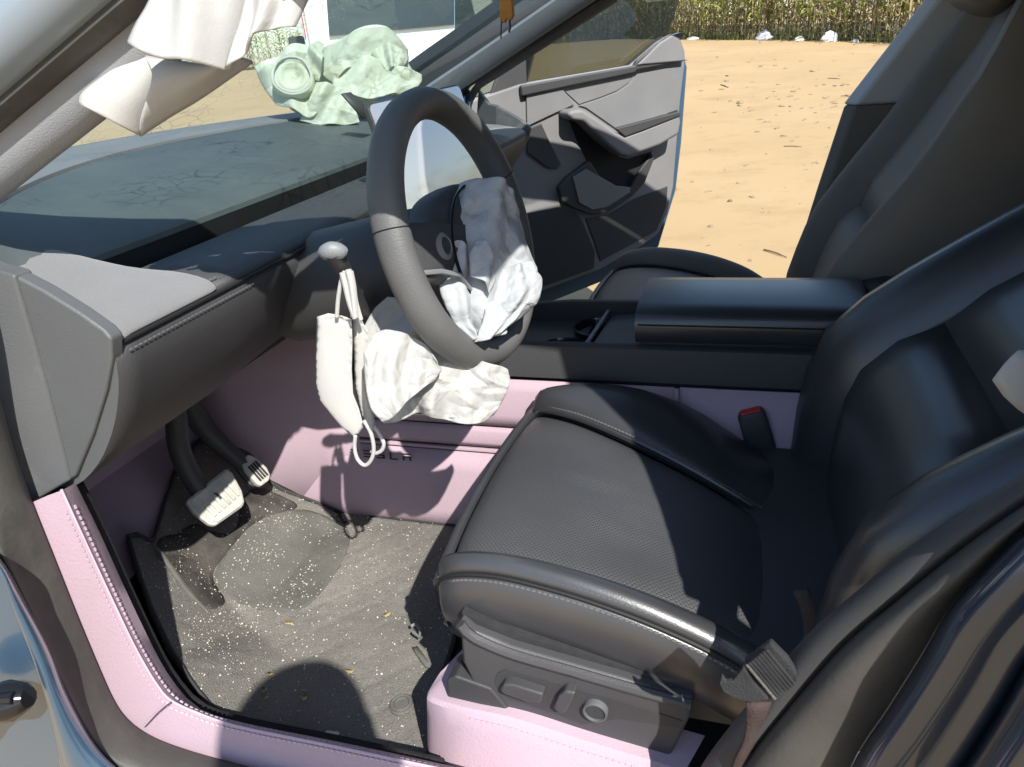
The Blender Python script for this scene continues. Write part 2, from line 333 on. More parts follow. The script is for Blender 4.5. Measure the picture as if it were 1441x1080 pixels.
    if excess > 0:
        ed_ = set()
        for f in tri:
            for i in range(3): ed_.add((min(f[i], f[i-1]), max(f[i], f[i-1])))
        ed_ = np.array(sorted(ed_)); I, J = ed_[:, 0], ed_[:, 1]; nV = len(vs); val = np.bincount(I, minlength=nV)+np.bincount(J, minlength=nV)+1e-9
        mid = (vs[I]+vs[J])/2; gq = np.random.default_rng(seed+500)
        ex = np.array([noise.noise(Vector((a*16, b*16, seed*1.7))) for a, b in mid])*.6+1.0
        dv = vs[J]-vs[I]; ln0 = np.linalg.norm(dv, axis=1); ca_ = (dv@np.array([math.cos(exang), math.sin(exang)]))**2/(ln0**2+1e-12)
        L0 = ln0*(1+excess*ex*(.35+1.1*ca_)); free = ~rimv
        for it in range(130):
            d_ = Q[J]-Q[I]; l_ = np.linalg.norm(d_, axis=1)+1e-12; tgt = ln0+(L0-ln0)*min(1, it/60.); c_ = d_*((l_-tgt)/l_*.5)[:, None]
            acc = np.stack([np.bincount(I, c_[:, k], nV)-np.bincount(J, c_[:, k], nV) for k in range(3)], 1)
            mov = acc*(1.7/val*1.0)[:, None]; Q[free] += mov[free]
            if it % 3 == 0:
                av = np.stack([np.bincount(I, Q[J, k], nV)+np.bincount(J, Q[I, k], nV) for k in range(3)], 1)/val[:, None]
                Q[free] += (av-Q)[free]*stiff
            Q[:, 2] = np.maximum(Q[:, 2], hb*.8-.001)
    front = c+Q[:, :1]*eu+Q[:, 1:2]*ev+(basez+Q[:, 2])[:, None]*n; bk = c+vs[:, :1]*eu+vs[:, 1:]*ev+(basez+hb)[:, None]*n
    idx = np.arange(len(vs)); bi = np.where(rimv, idx, idx+len(vs))
    F = tri+[tuple(bi[i] for i in reversed(f)) for f in tri]
    V = np.vstack([front, bk]); used = np.unique(np.concatenate([np.array(f) for f in F])); rem = -np.ones(len(V), int); rem[used] = np.arange(len(used))
    o = M(name, V[used], [tuple(rem[i] for i in f) for f in F], mat, parent, label, ang=ang)
    if crisp:
        me = o.data; at_ = me.attributes.new('crease_edge', 'FLOAT', 'EDGE'); gq = np.random.default_rng(seed+9)
        me.update(); va = np.empty(len(me.vertices)*3); me.vertices.foreach_get('co', va)
        at_.data.foreach_set('value', np.clip(gq.uniform(-.25, .85, len(me.edges)), 0, 1)); sm_ = o.modifiers.new('sub', 'SUBSURF'); sm_.levels = sm_.render_levels = 2
    return o
def drape(curves, p0_, name, lab, parent, bul=.01, wave=.004, wf=3., ph=0., tuck=0., nrm=(.35, -.85, .25), mat='curtain_cloth', fac=(), nu=30, nv=18, seed=0, solid=.0025, sharp=0):
    """hanging sheet lofted through traced curves, swelling, waving and creasing along its normal"""
    n_ = np.asarray(nrm, float); n_ = n_/np.linalg.norm(n_)
    cs = [cr([UP(q[0], q[1], np.array(p0_), n_) for q in c], nu) for c in curves]
    cols = [cr([c[k] for c in cs], nv) for k in range(nu)]
    G = np.array(cols).transpose(1, 0, 2)
    Lu = np.linalg.norm(np.diff(G, axis=1), axis=2).sum(1).mean(); Lv = np.linalg.norm(np.diff(G, axis=0), axis=2).sum(0).mean()
    tv, tu = np.meshgrid(np.linspace(0, 1, nv), np.linspace(0, 1, nu), indexing='ij')
    d_ = bul*np.sin(np.pi*tv)**.8+wave*np.sin(wf*tv*np.pi+ph+tu*3.6)*np.sin(np.pi*np.minimum(1, tv*1.2))-tuck*tv**3
    for q, (sc_, am_) in enumerate(fac):
        d_ = d_+facets(np.stack([tu.ravel()*Lu, tv.ravel()*Lv], 1), sc_, am_, seed*7+q+1).reshape(tv.shape)
    G = G+d_[:, :, None]*n_
    return M(name, *loft(list(G)), mat, parent, lab, solid=solid, off=0, ang=sharp)
def thing(name, label, cat, loc=(0, 0, 0), group=None):
    o = bpy.data.objects.new(name, None); o.empty_display_size = .1; o.location = loc; COL.objects.link(o); o['label'] = label; o['category'] = cat
    if group: o['group'] = group
    return o
def tag(o, label, cat, group=None):
    o['label'] = label; o['category'] = cat
    if group: o['group'] = group
    return o
def smst(x): x = np.clip(x, 0, 1); return x*x*(3-2*x)

# ================================================================== SETTING
def gz(x, y):
    A = min(.68, max(.1, .56-.05*(x+2.5)))
    return A*smst((y-4)/19.)+.012*(noise.noise(Vector((x*.7, y*.7, 0)))) + .004*noise.noise(Vector((x*4, y*4, 3)))
xs = np.concatenate([np.linspace(-500, -30, 10)[:-1], np.linspace(-30, -8, 23)[:-1], np.linspace(-8, 8, 100), np.linspace(8, 30, 23)[1:], np.linspace(30, 500, 10)[1:]])
ys = np.concatenate([np.linspace(-500, -30, 8)[:-1], np.linspace(-30, -4, 20)[:-1], np.linspace(-4, 30, 160), np.linspace(30, 500, 12)[1:]])
V = [(x, y, gz(x, y)) for y in ys for x in xs]; nx = len(xs)
M('ground', V, [(j*nx+i, j*nx+i+1, (j+1)*nx+i+1, (j+1)*nx+i) for j in range(len(ys)-1) for i in range(nx-1)], 'sand', kind='structure', ang=0)
M('road', [(-75, -90, .07), (-52, -90, .07), (-52, 20, .62), (-75, 20, .62)], [(0, 1, 2, 3)], 'asphalt', kind='structure')

# ================================================================== THE CAR
car = thing('car', 'dark blue car with deployed airbags, black seats and lilac covers, its doors open', 'car')
car.empty_display_size = .5
# --- body shell (real outer shape, mostly behind or beside the view)
def curve_x(y, c, k, half): return c+k*(y/half)**2
BODY = []
def sheet(secs, t=.012, **k): return loft(secs)
# floor pan, firewall, rear bulkhead
M('floor_carpet', *join(
    loft([[(-.40, y, .262), (.2, y, .262), (1.05, y, .30), (1.3, y, .34)] for y in (-.71, -.3, 0, .3, .71)])), 'carpet', car)
def toe(x): return .262+max(0, -.40-x)*.60
M('toe_board', *loft([[(x, y, toe(x)) for x in (-.30, -.36, -.42, -.5, -.58, -.66, -.72)]+[(-.74, y, .62), (-.74, y, .86)] for y in np.linspace(-.70, .70, 6)]), 'carpet', car)
M('lilac_firewall_cover', *loft([[(x, y, toe(x)+.007) for x in (-.57, -.64, -.715)]+[(-.732, y, .56), (-.735, y, .80)] for y in np.linspace(-.69, -.16, 6)]), 'lilac', car, label='lilac cover on the shaded firewall behind the pedals')
# outer body: hood, fenders, roof
hood = [[(x, y, z0-(.06*(y/.85)**2)*(1 if x > -1.7 else 1.6)) for y in np.linspace(-.86, .86, 13)] for x, z0 in ((-.92, .90), (-1.1, .875), (-1.4, .83), (-1.7, .76), (-1.85, .69))]
M('hood', *loft([[(p[0]+.0*(p[1])**2, p[1], p[2]) for p in s] for s in hood]), 'paint_blue', car, solid=.015)
for sgn in (-1, 1):
    M('fender', *loft([[(x, sgn*.86, z1-.06), (x, sgn*.905, z1-.12), (x, sgn*.91, .62), (x, sgn*.90, .45 if abs(x+1.25) < .3 else .25)] for x, z1 in ((-.74, .93), (-.95, .90), (-1.25, .86), (-1.55, .80), (-1.85, .70))]), 'paint_blue', car, solid=.012)
M('front_bumper', *loft([[(-1.85-.12*(1-(y/.9)**2), y, .68), (-1.92-.14*(1-(y/.9)**2), y, .5), (-1.88-.14*(1-(y/.9)**2), y, .22)] for y in np.linspace(-.9, .9, 11)]), 'paint_blue', car, solid=.015)
# roof: dark glass between painted rails
ROOFX = [(-.02, 1.335), (.25, 1.372), (.6, 1.392), (1.0, 1.385), (1.5, 1.33), (1.9, 1.22)]
def hdr(y): return .0+.30*(y/.57)**2
M('roof_header', *loft([[(hdr(y)-.02, y, 1.362-.045*(y/.57)**2), (hdr(y)+.10, y, 1.378-.03*(y/.57)**2), (hdr(y)+.10, y, 1.335-.03*(y/.57)**2), (hdr(y)+.0, y, 1.335-.045*(y/.57)**2)] for y in np.linspace(-.57, .57, 13)], True), 'trim_black', car)
M('roof_panel', *loft([[(hdr(y)+(.10 if i == 0 else x), y, z-.05*(y/.57)**2) for i, (x, z) in enumerate(((.1, 1.379), (.4, 1.395), (.8, 1.39), (1.2, 1.36), (1.6, 1.28), (1.9, 1.2)))] for y in np.linspace(-.57, .57, 11)]), 'roof_glass', car, solid=.008)
# rear body and rear bench (dark cabin behind the seats)
M('rear_shelf', *loft([[(1.45, y, .9), (1.6, y, .98), (2.2, y, .95)] for y in (-.7, 0, .7)]), 'trim_black', car, solid=.02)
M('rear_seat', *loft([[(.98, y, .30), (.99, y, .52), (1.05, y, .58), (1.3, y, .54), (1.38, y, .60), (1.5, y, .92), (1.58, y, 1.02), (1.66, y, .95)] for y in np.linspace(-.62, .62, 5)]), 'leather', car, sub=1, solid=.03)
for sgn in (-1, 1):
    M('rear_quarter', *loft([[(x, sgn*(.72+.15*t), z) for t, z in ((0, .97), (1, .93), (1.25, .75), (1.25, .5), (1.15, .28))] for x in (1.45, 1.7, 2.0, 2.4, 2.75)]), 'paint_dark', car, solid=.02)
M('tail', *loft([[(1.9, y, 1.2), (2.4, y, 1.0), (2.75, y, .97), (2.85, y, .8), (2.78, y, .3)] for y in np.linspace(-.88, .88, 5)]), 'paint_dark', car, solid=.02)
for sgn in (-1, 1):
    for X in (-1.25, 1.62):
        th = np.linspace(0, 2*np.pi, 33)[:-1]
        def ringp(r, y): return [(X+r*math.cos(a), y, .33+r*math.sin(a)) for a in th]
        wv = loft([ringp(.2, sgn*.70), ringp(.31, sgn*.69), ringp(.335, sgn*.73), ringp(.335, sgn*.86), ringp(.31, sgn*.89), ringp(.22, sgn*.885)], True)
        wh = M('wheel', *wv, 'tyre', car)
        M('rim', *loft([ringp(.22, sgn*.88), ringp(.18, sgn*.86), ringp(.05, sgn*.865), ringp(.01, sgn*.87)], True), 'metal', wh)

# --- pillars and roof rails
PIL = np.array([(-.55, .675, .905), (-.42, .66, .965), (-.30, .652, 1.02), (0, .618, 1.16), (.3, .583, 1.30), (.55, .572, 1.345), (.9, .565, 1.345), (1.3, .56, 1.31), (1.7, .56, 1.2), (2.1, .57, 1.05)])
PILc = cr(PIL, 70)
PT = np.gradient(PILc, axis=0); PT /= np.linalg.norm(PT, axis=1)[:, None]; PNX = -PT[:, 2]; PNZ = PT[:, 0]
def pillar(sg, offs, mat, name, i0=0, i1=70, parent=car, label=None, close=True):
    secs = []
    for k in range(i0, i1):
        p = PILc[k]; secs.append([(p[0]+n*PNX[k], sg*(p[1]+o), p[2]+n*PNZ[k]) for n, o in offs])
    V, F = loft(secs, close, False, close)
    return M(name, V, F, mat, parent, label, ang=50)
# section offsets: (along the pillar normal up and forward, outboard)
for sg in (-1, 1):
    pillar(sg, [(.004, -.004), (-.002, .004), (-.002, .014), (.006, .026), (.018, .034), (.036, .038), (.044, .034), (.05, .0), (.04, -.03), (.02, -.02)], 'pillar_trim', 'pillar_trim', 1, 36, label='pale grey windscreen pillar trim half covered by the side airbag' if sg < 0 else None)
    pillar(sg, [(.030, .036), (.030, .052), (.036, .06), (.044, .058), (.048, .04)], 'rubber', 'door_seal', 0, 46)
    pillar(sg, [(.040, .05), (.044, .068), (.052, .080), (.066, .088), (.080, .086), (.092, .076), (.098, .06), (.09, .03), (.05, .02)], 'paint_blue_lit' if sg < 0 else 'trim_black', 'pillar_outer', 0, 60)
    pillar(sg, [(.092, .070), (.104, .074), (.116, .068), (.124, .055), (.124, .02), (.1, .02)], 'trim_gloss', 'windscreen_moulding', 0, 36)
for sg in (-1, 1):
    pillar(sg, [(.0, .0), (-.01, .03), (.0, .06), (.03, .09), (.06, .05), (.05, -.02)], 'trim_black', 'roof_rail', 34, 70)

# --- windscreen
def wsb(y): return np.array([-.98+.28*(abs(y)/.66)**2, y, .958+.006*(1-(y/.66)**2)])
def wst(y): return np.array([-.02+.27*(abs(y)/.57)**2, y, 1.365-.035*(y/.57)**2])
rows = []
for s in np.linspace(0, 1, 14):
    row = []
    for q in np.linspace(-1, 1, 29):
        b = wsb(q*.70); t_ = wst(q*.60); p = b+(t_-b)*s; p = p+np.array([-.012, 0, .028])*math.sin(math.pi*s)*(1-q*q)
        # the glass is stoved in on the passenger side
        dd = math.hypot((q-.35)/.4, (s-.35)/.4)
        p = p+np.array([.0, 0, .02])*math.exp(-dd*dd*2); row.append(p)
    rows.append(row)
M('windscreen', *loft(rows), 'windscreen_glass', car, label='cracked windscreen glass with white fracture lines')

# --- dashboard
def seamx(y): return -.72+.30*(y/.66)**2
def seamz(y): return .962+.006*(1-(y/.66)**2)
YS = np.linspace(-.69, .69, 47)
dash = M('dashboard', *loft([[(seamx(y), y, seamz(y)), (seamx(y)*.75-.365*.25, y, seamz(y)*.75+.908*.25+.004), (seamx(y)*.4-.365*.6, y, seamz(y)*.4+.908*.6+.006), (-.372, y, .915), (-.365, y, .910), (-.364, y, .903)] for y in YS]), 'dash_soft', car, label='dusty grey dashboard top pad under the windscreen')
M('windscreen_ledge', *loft([[(seamx(y), y, seamz(y)-.012), (seamx(y)-.004, y, seamz(y)-.012), (seamx(y)-.006, y, seamz(y)+.004), (seamx(y)*.5+wsb(y)[0]*.5, y, wsb(y)[2]+.012), (wsb(y)[0]+.012, y, wsb(y)[2]+.008), (wsb(y)[0]-.03, y, wsb(y)[2]-.0), (wsb(y)[0]-.05, y, .93), (wsb(y)[0]-.06, y, .88)] for y in np.linspace(-.665, .665, 41)]), 'trim_grey', dash)
# vent recess between pad and ledge
yi = np.linspace(-.575, .575, 31)
M('vent_slot', *loft([[(-.3645, y, .9035), (-.368, y, .848), (-.338, y, .848), (-.334, y, .884)] for y in yi]), 'groove_black', dash)  # black carried up the pad's rear face in place of its shade
fl = []
for k in range(2):
    for y0 in np.linspace(-.5, .5, 11): fl.append(box((-.351, y0, .866), (.012, .0015, .014)))
M('vent_fin', *join(*fl), 'groove_black', dash, kind='stuff')
M('vent_strip', *loft([[(-.335, y, .883), (-.333, y, .888), (-.308, y, .8855), (-.306, y, .882)] for y in yi]), 'trim_black', dash)
# ledge (stitched pad) : inboard strip, and the wider ends that wrap round the slot
def ledge(y): return [(-.305, y, .884), (-.302, y, .8875), (-.27, y, .886), (-.235, y, .880), (-.222, y, .8745), (-.218, y, .868)]
M('dash_ledge', *loft([ledge(y) for y in np.linspace(-.56, .56, 25)]), 'dash_front', dash, solid=.01)
for sg in (-1, 1):
    secs = []
    for y in np.linspace(.558, .70, 9):
        t = (y-.558)/.142; k = smst(np.array(t*3.))
        xb = -.305-.13*k; xb2 = -.45
        kz = float(k)*(1 if sg < 0 else .45)
        pts = [(-.305-.13*float(k), sg*y, .884+.055*kz), (-.30-.07*float(k), sg*y, .8875+.028*kz), (-.27-.02*float(k), sg*y, .888+.006*float(k)), (-.235, sg*y, .882), (-.222, sg*y, .8755), (-.218, sg*y, .868)]
        secs.append(pts)
    e = [(x+.001, sg*.706, z-.006) for x, _, z in secs[-1]]; secs.append(e)
    secs.append([(x+.001, sg*.707, z-.022) for x, _, z in secs[-2]])
    M('dash_end_pad', *loft(secs), 'dash_fabric', dash, label='light grey fabric pad on the driver end of the dashboard' if sg < 0 else None, sub=1, solid=.004)
# front skin: falls from the ledge, curves under to the knee bolster
FR = [(-.219, .866), (-.216, .855), (-.222, .83), (-.236, .80), (-.255, .77), (-.285, .735), (-.325, .705), (-.36, .698), (-.40, .71), (-.55, .74)]
fr = cr(np.array([(a, 0, b) for a, b in FR]), 26)
def frs(y, tuck=0.): return [(p[0]-tuck*max(0, (.866-p[2]))*2, y, p[2]) for p in fr]
ysf = np.concatenate([np.linspace(-.716, -.50, 8), np.linspace(-.49, -.17, 9), np.linspace(-.14, .702, 16)])
M('dash_front', *loft([frs(y, .0 if y < -.5 else (.12 if y > -.14 else .12*(y+.5)/.36)) for y in ysf]), 'dash_front', dash, solid=.012)
M('dash_front_cap', *(lambda q: (q, [tuple(range(len(q)))]))([(p[0]-.001, -.7165, p[2]) for p in fr]+[(-.55, -.7165, .87)]), 'kick_grey', dash, smooth=False)
M('dash_seam', *tube([(-.2165, y, .8665) for y in np.linspace(-.704, .704, 30)], .0022, 6), 'groove_black', dash)
stitch('stitching', [(-.2265, y, .8785) for y in np.linspace(-.703, -.545, 20)], (0.3, 0, 1), dash)
stitch('stitching', [(-.2135, y, .8575) for y in np.linspace(-.703, -.50, 20)], (1, 0, .2), dash, wd=.0006, ln=.004, step=.0062)
stitch('stitching', [(-.2265, y, .8755) for y in np.linspace(-.545, .55, 20)], (0.3, 0, 1), dash, mat='dash_front')
# end panel of the dash and kick panel of the door post (planes y=-.72)
kick = [(20, 388), (75, 418), (120, 447), (150, 470), (157, 480), (157, 505), (148, 552), (130, 612), (106, 672), (45, 706), (22, 640), (0, 560), (-40, 420), (-20, 400)]
def KP(l, y): return PU(l, 'y', y)
for sg in (-1, 1):
    P = np.array(KP([(20, 388), (60, 409), (110, 440), (145, 465), (156, 477), (157, 505), (149, 550), (130, 612), (106, 671), (98, 676), (88, 630), (70, 560), (48, 480), (30, 420)], -.722)); P[:, 1] *= -sg
    V, F = prism(P if sg < 0 else P[::-1], (0, -sg*.016, 0)); M('dash_end_panel', V, F, 'kick_grey', dash, bev=.003, label='dusty grey end panel of the dashboard facing the open door' if sg < 0 else None)
    Q = np.array(KP([(19, 388), (29, 420), (47, 480), (69, 560), (87, 630), (98, 677), (45, 706), (22, 640), (0, 570), (-40, 440), (-70, 330), (-10, 380)], -.725)); Q[:, 1] += np.array([0, 0, 0, 0, 0, 0, .028, .028, .03, .03, .03, .0])*-1
    Q[:, 1] *= -sg
    V, F = prism(Q if sg < 0 else Q[::-1], (0, -sg*.02, 0)); M('kick_panel', V, F, 'kick_grey', dash, bev=.003)
# under-dash filler panels and driver knee area
M('underdash_panel', *loft([[(-.34, y, .70), (-.45, y, .66), (-.60, y, .68), (-.73, y, .70)] for y in np.linspace(-.69, .69, 8)]), 'trim_black', dash, solid=.012)

# --- touch screen on the dash
nS = np.array([.95, -.06, .235]); nS /= np.linalg.norm(nS)
scx = np.array([-.195, .058, .913]); fx = frame(nS)
def rrect(c, a, b, w2, h2, r, n=6):
    pts = []
    for sx, sy, a0 in ((1, 1, 0), (-1, 1, 90), (-1, -1, 180), (1, -1, 270)):
        for k in range(n+1):
            t = R(a0+90*k/n); pts.append(c+a*(sx*(w2-r)+r*math.cos(t))+b*(sy*(h2-r)+r*math.sin(t)))
    return np.array(pts)
sh = M('touchscreen', *prism(rrect(scx, fx[1], fx[2], .174, .110, .012), -nS*.010), 'trim_black', car, bev=.002)
M('screen_glass', *prism(rrect(scx+nS*.0015, fx[1], fx[2], .171, .107, .011), -nS*.002), 'screen', sh, label='glossy screen reflecting pale sky and the dry field')
M('screen_arm', *tube(lin([scx-nS*.014-fx[2]*.02, scx-nS*.10-fx[2]*.06], 4), .03, 10), 'trim_black', sh)

# --- steering column, wheel, stalk
WC = np.array([-.002, -.352, .878]); t0, yw = .244, -.074
WN = np.array([math.cos(t0)*math.cos(yw), math.cos(t0)*math.sin(yw), math.sin(t0)]); WA = np.cross([0, 0, 1], WN); WA /= np.linalg.norm(WA); WB = np.cross(WN, WA)
def wp(a, b, n=0.): return WC+WA*a+WB*b+WN*n
colm = M('steering_column', *loft([[wp(rx*math.cos(a)*k, rz*math.sin(a)*k-.02, -d) for a in np.linspace(0, 2*np.pi, 17)[:-1]] for d, rx, rz, k in ((.045, .06, .05, 1), (.06, .075, .065, 1), (.12, .08, .07, 1), (.24, .08, .075, 1), (.30, .07, .07, 1))], True, False, True), 'trim_black', car)
th = np.linspace(0, 2*np.pi, 97)[:-1]
RW = .1575
rimp = [wp(RW*math.cos(a)*(1+.0), RW*math.sin(a)*(1.0 if math.sin(a) > 0 else 1-.02*abs(math.sin(a))**4)) for a in th]
secs = []
for i, a in enumerate(th):
    rad = (WA*math.cos(a)+WB*math.sin(a)); r1 = .0195+(.0025*math.exp(-((math.degrees(a)-30) % 360/14.)**2) if 0 else 0); q = np.linspace(0, 2*np.pi, 17)[:-1]
    secs.append([rimp[i]+rad*math.cos(b)*.0185+WN*math.sin(b)*.0215 for b in q])
wheel = M('steering_wheel', *loft(secs, True, True), 'wheel_leather', car, label='black leather steering wheel, lower half sunlit')
tt_ = np.linspace(0, 2*np.pi, 17)[:-1]
[M('wheel_seam', *tube([rimp[k]+(WA*math.cos(th[k])+WB*math.sin(th[k]))*math.cos(b)*.0189+WN*math.sin(b)*.0219 for b in tt_], .0008, 4, closed=True), 'groove_black', wheel) for k in (44, 4)]
# centre: broad pad with side spokes and a bottom spoke, opening left at top and lower sides
hub = [(-.150, .045), (-.118, .030), (-.08, .034), (-.045, .052), (0, .058), (.045, .052), (.08, .034), (.118, .030), (.150, .045), (.152, -.02), (.125, -.032), (.09, -.045), (.066, -.075), (.055, -.105), (.05, -.145), (-.05, -.145), (-.055, -.105), (-.066, -.075), (-.09, -.045), (-.125, -.032), (-.152, -.02)]
hubc = cr(np.array([(a, b, 0) for a, b in hub]), 80, True)
sc_ = [[wp(p[0]*k, p[1]*k if abs(p[1]) < 2 else 0, n) for p in hubc] for k, n in ((.97, -.03), (1, -.018), (1, -.004), (.97, .006), (.86, .014), (.6, .022), (.3, .026), (.02, .027))]
M('hub_cover', *loft(sc_, True), 'dash_front', wheel, label='burst centre cover of the steering wheel')
def arc(r, a0, a1, n, bx=0, by=0, dn=.0): return [wp(bx+r*math.cos(R(a)), by+r*math.sin(R(a)), dn) for a in np.linspace(a0, a1, n)]
M('hub_rim', *tube(arc(.082, 10, 235, 40, 0, -.03, .023), .0022, 6), 'trim_gloss', wheel)
M('wheel_button', *loft([arc(r, 0, 340, 18, -.092, .002, n) for r, n in ((.016, .012), (.016, .022), (.011, .024), (.009, .019), (.001, .019))], True), 'stalk_metal', wheel)
M('wheel_spoke_trim', *tube([wp(-.145, -.012, .012), wp(-.12, -.02, .022), wp(-.09, -.035, .026), wp(-.066, -.07, .024), wp(-.052, -.11, .018)], .003, 6), 'stalk_metal', wheel)
# airbag out of the wheel hub: upper bag inside the rim, lower bag drooping over and below
up_o = [(650, 257), (672, 258), (700, 275), (722, 300), (738, 335), (746, 362), (752, 395), (748, 425), (738, 440), (722, 455), (700, 470), (682, 482), (669, 483), (655, 462), (640, 440), (620, 425), (618, 400), (622, 372), (632, 350), (618, 330), (612, 314), (630, 308), (645, 307), (655, 290), (662, 272)]
nA = WN*.8+np.array([.1, -.45, .25]); p0 = wp(0, -.03, .035)
O = [UP(q[0], q[1], p0, nA) for q in up_o]
nU = WN*.75+np.array([.1, -.55, .25])
drape([[(650, 257), (632, 300), (613, 322), (628, 360), (620, 408), (642, 445), (666, 484)], [(660, 257), (652, 310), (648, 360), (652, 410), (658, 450), (670, 483)], [(680, 262), (692, 320), (690, 380), (684, 430), (678, 478)], [(706, 280), (726, 330), (728, 385), (716, 435), (690, 476)], [(716, 291), (741, 340), (753, 393), (746, 433), (704, 467)]],
      p0, 'airbag', 'white crumpled airbag bursting from the steering wheel hub', wheel, .035, .006, 5., .4, 0, nU, 'bag_cloth', ((.05, .010), (.022, .0055), (.011, .0018)), 90, 70, 3, .0016, 16)
drape([[(692, 376), (686, 410), (678, 440), (668, 482)], [(706, 380), (706, 412), (700, 442), (680, 480)], [(724, 374), (728, 405), (722, 436), (696, 470)], [(746, 370), (755, 396), (748, 430), (706, 466)]],
      p0+nU*.022, 'airbag_fold', None, wheel, .016, .004, 4., 1., 0, nU, 'bag_cloth', ((.04, .009), (.018, .005), (.009, .0015)), 60, 46, 4, .0016, 16)
drape([[(628, 345), (618, 385), (630, 435), (664, 480)], [(642, 342), (644, 385), (650, 430), (668, 476)], [(654, 352), (664, 392), (664, 435), (670, 470)]],
      p0+nU*.018, 'airbag_fold', None, wheel, .012, .003, 3., 0., 0, nU, 'bag_cloth', ((.035, .007), (.016, .004), (.008, .0012)), 60, 30, 5, .0016, 16)
drape([[(668, 340), (660, 360), (662, 390)], [(682, 345), (680, 375), (676, 400)], [(694, 370), (696, 392), (688, 414)]], p0+nU*.036, 'airbag_fold', None, wheel, .010, .002, 3., 0., 0, nU, 'bag_cloth', ((.03, .005), (.014, .003)), 40, 26, 6, .0016, 16)
lo_o = [(545, 420), (560, 425), (590, 440), (620, 470), (650, 500), (690, 515), (712, 520), (713, 535), (705, 560), (690, 582), (672, 590), (640, 588), (607, 580), (590, 575), (572, 583), (550, 595), (535, 592), (522, 570), (516, 540), (508, 500), (503, 470), (515, 450), (530, 432)]
nB = np.array([.35, -.85, .35]); p1 = np.array([.02, -.42, .72])
drape([[(546, 418), (522, 440), (506, 480), (512, 530), (522, 568), (540, 596)], [(575, 424), (552, 460), (545, 510), (550, 555), (560, 592)], [(605, 450), (588, 490), (582, 530), (582, 560), (588, 580)], [(640, 490), (622, 520), (612, 548), (606, 566), (604, 582)], [(680, 508), (664, 535), (652, 556), (645, 575), (640, 592)], [(705, 515), (694, 540), (685, 560), (678, 578), (672, 594)], [(714, 520), (717, 535), (712, 552), (704, 568), (694, 584)]],
      np.array([-.03, -.45, .74]), 'airbag', 'dirty white airbag cloth drooping below the steering wheel rim', wheel, .022, .012, 7., .6, 0, nB, 'bag_cloth_dirty', ((.06, .014), (.026, .007), (.012, .002)), 70, 110, 15, .0016, 16)
drape([[(512, 498), (514, 540), (522, 575), (538, 594)], [(532, 468), (536, 520), (540, 560), (552, 588)], [(566, 470), (570, 515), (572, 545), (572, 566)], [(596, 484), (602, 512), (600, 532), (596, 546)], [(616, 508), (622, 518), (618, 526), (612, 534)]],
      np.array([.01, -.50, .74]), 'airbag_fold', 'creased corner of the lower airbag folded forward', wheel, .010, .006, 5., .2, 0, nB+np.array([.25, 0, .2]), 'bag_cloth_dirty', ((.045, .010), (.02, .006), (.010, .0015)), 60, 60, 16, .0016, 16)
drape([[(602, 548), (598, 562), (588, 574), (578, 582)], [(632, 542), (634, 560), (632, 576), (628, 590)], [(672, 540), (676, 556), (676, 574), (670, 592)], [(712, 522), (716, 536), (708, 558), (694, 582)]],
      np.array([.02, -.44, .69]), 'airbag_fold', None, wheel, .012, .008, 5., 2., 0, nB+np.array([.1, 0, .3]), 'bag_cloth_dirty', ((.045, .010), (.02, .006), (.010, .0015)), 44, 70, 17, .0016, 16)
# stalk on the column
k0 = U(467, 352, 'y', -.535); k1 = U(488, 388, 'y', -.50); k2 = U(512, 440, 'y', -.44)
st = M('control_stalk', *tube(cr([k2+(k2-k1)*.3, k2, k1, k0+(k1-k0)*.3, k0], 14), [.008]*6+[.0075, .0075, .0085, .009, .0095, .01, .011, .011], 10), 'trim_black', car)
kd = (k0-k1)/np.linalg.norm(k0-k1); kf = frame(kd)
cap = []
for t_, a_, b_ in ((-.008, .006, .005), (-.0075, .015, .009), (-.003, .0165, .010), (.002, .014, .009), (.007, .008, .006), (.009, .002, .002)):
    cap.append([k0+kd*t_+kf[1]*a_*math.cos(x)+kf[2]*b_*math.sin(x) for x in tt_])
M('stalk_knob', *loft(cap, True, False, True), 'stalk_metal', st, label='pale metal tip of the stalk')

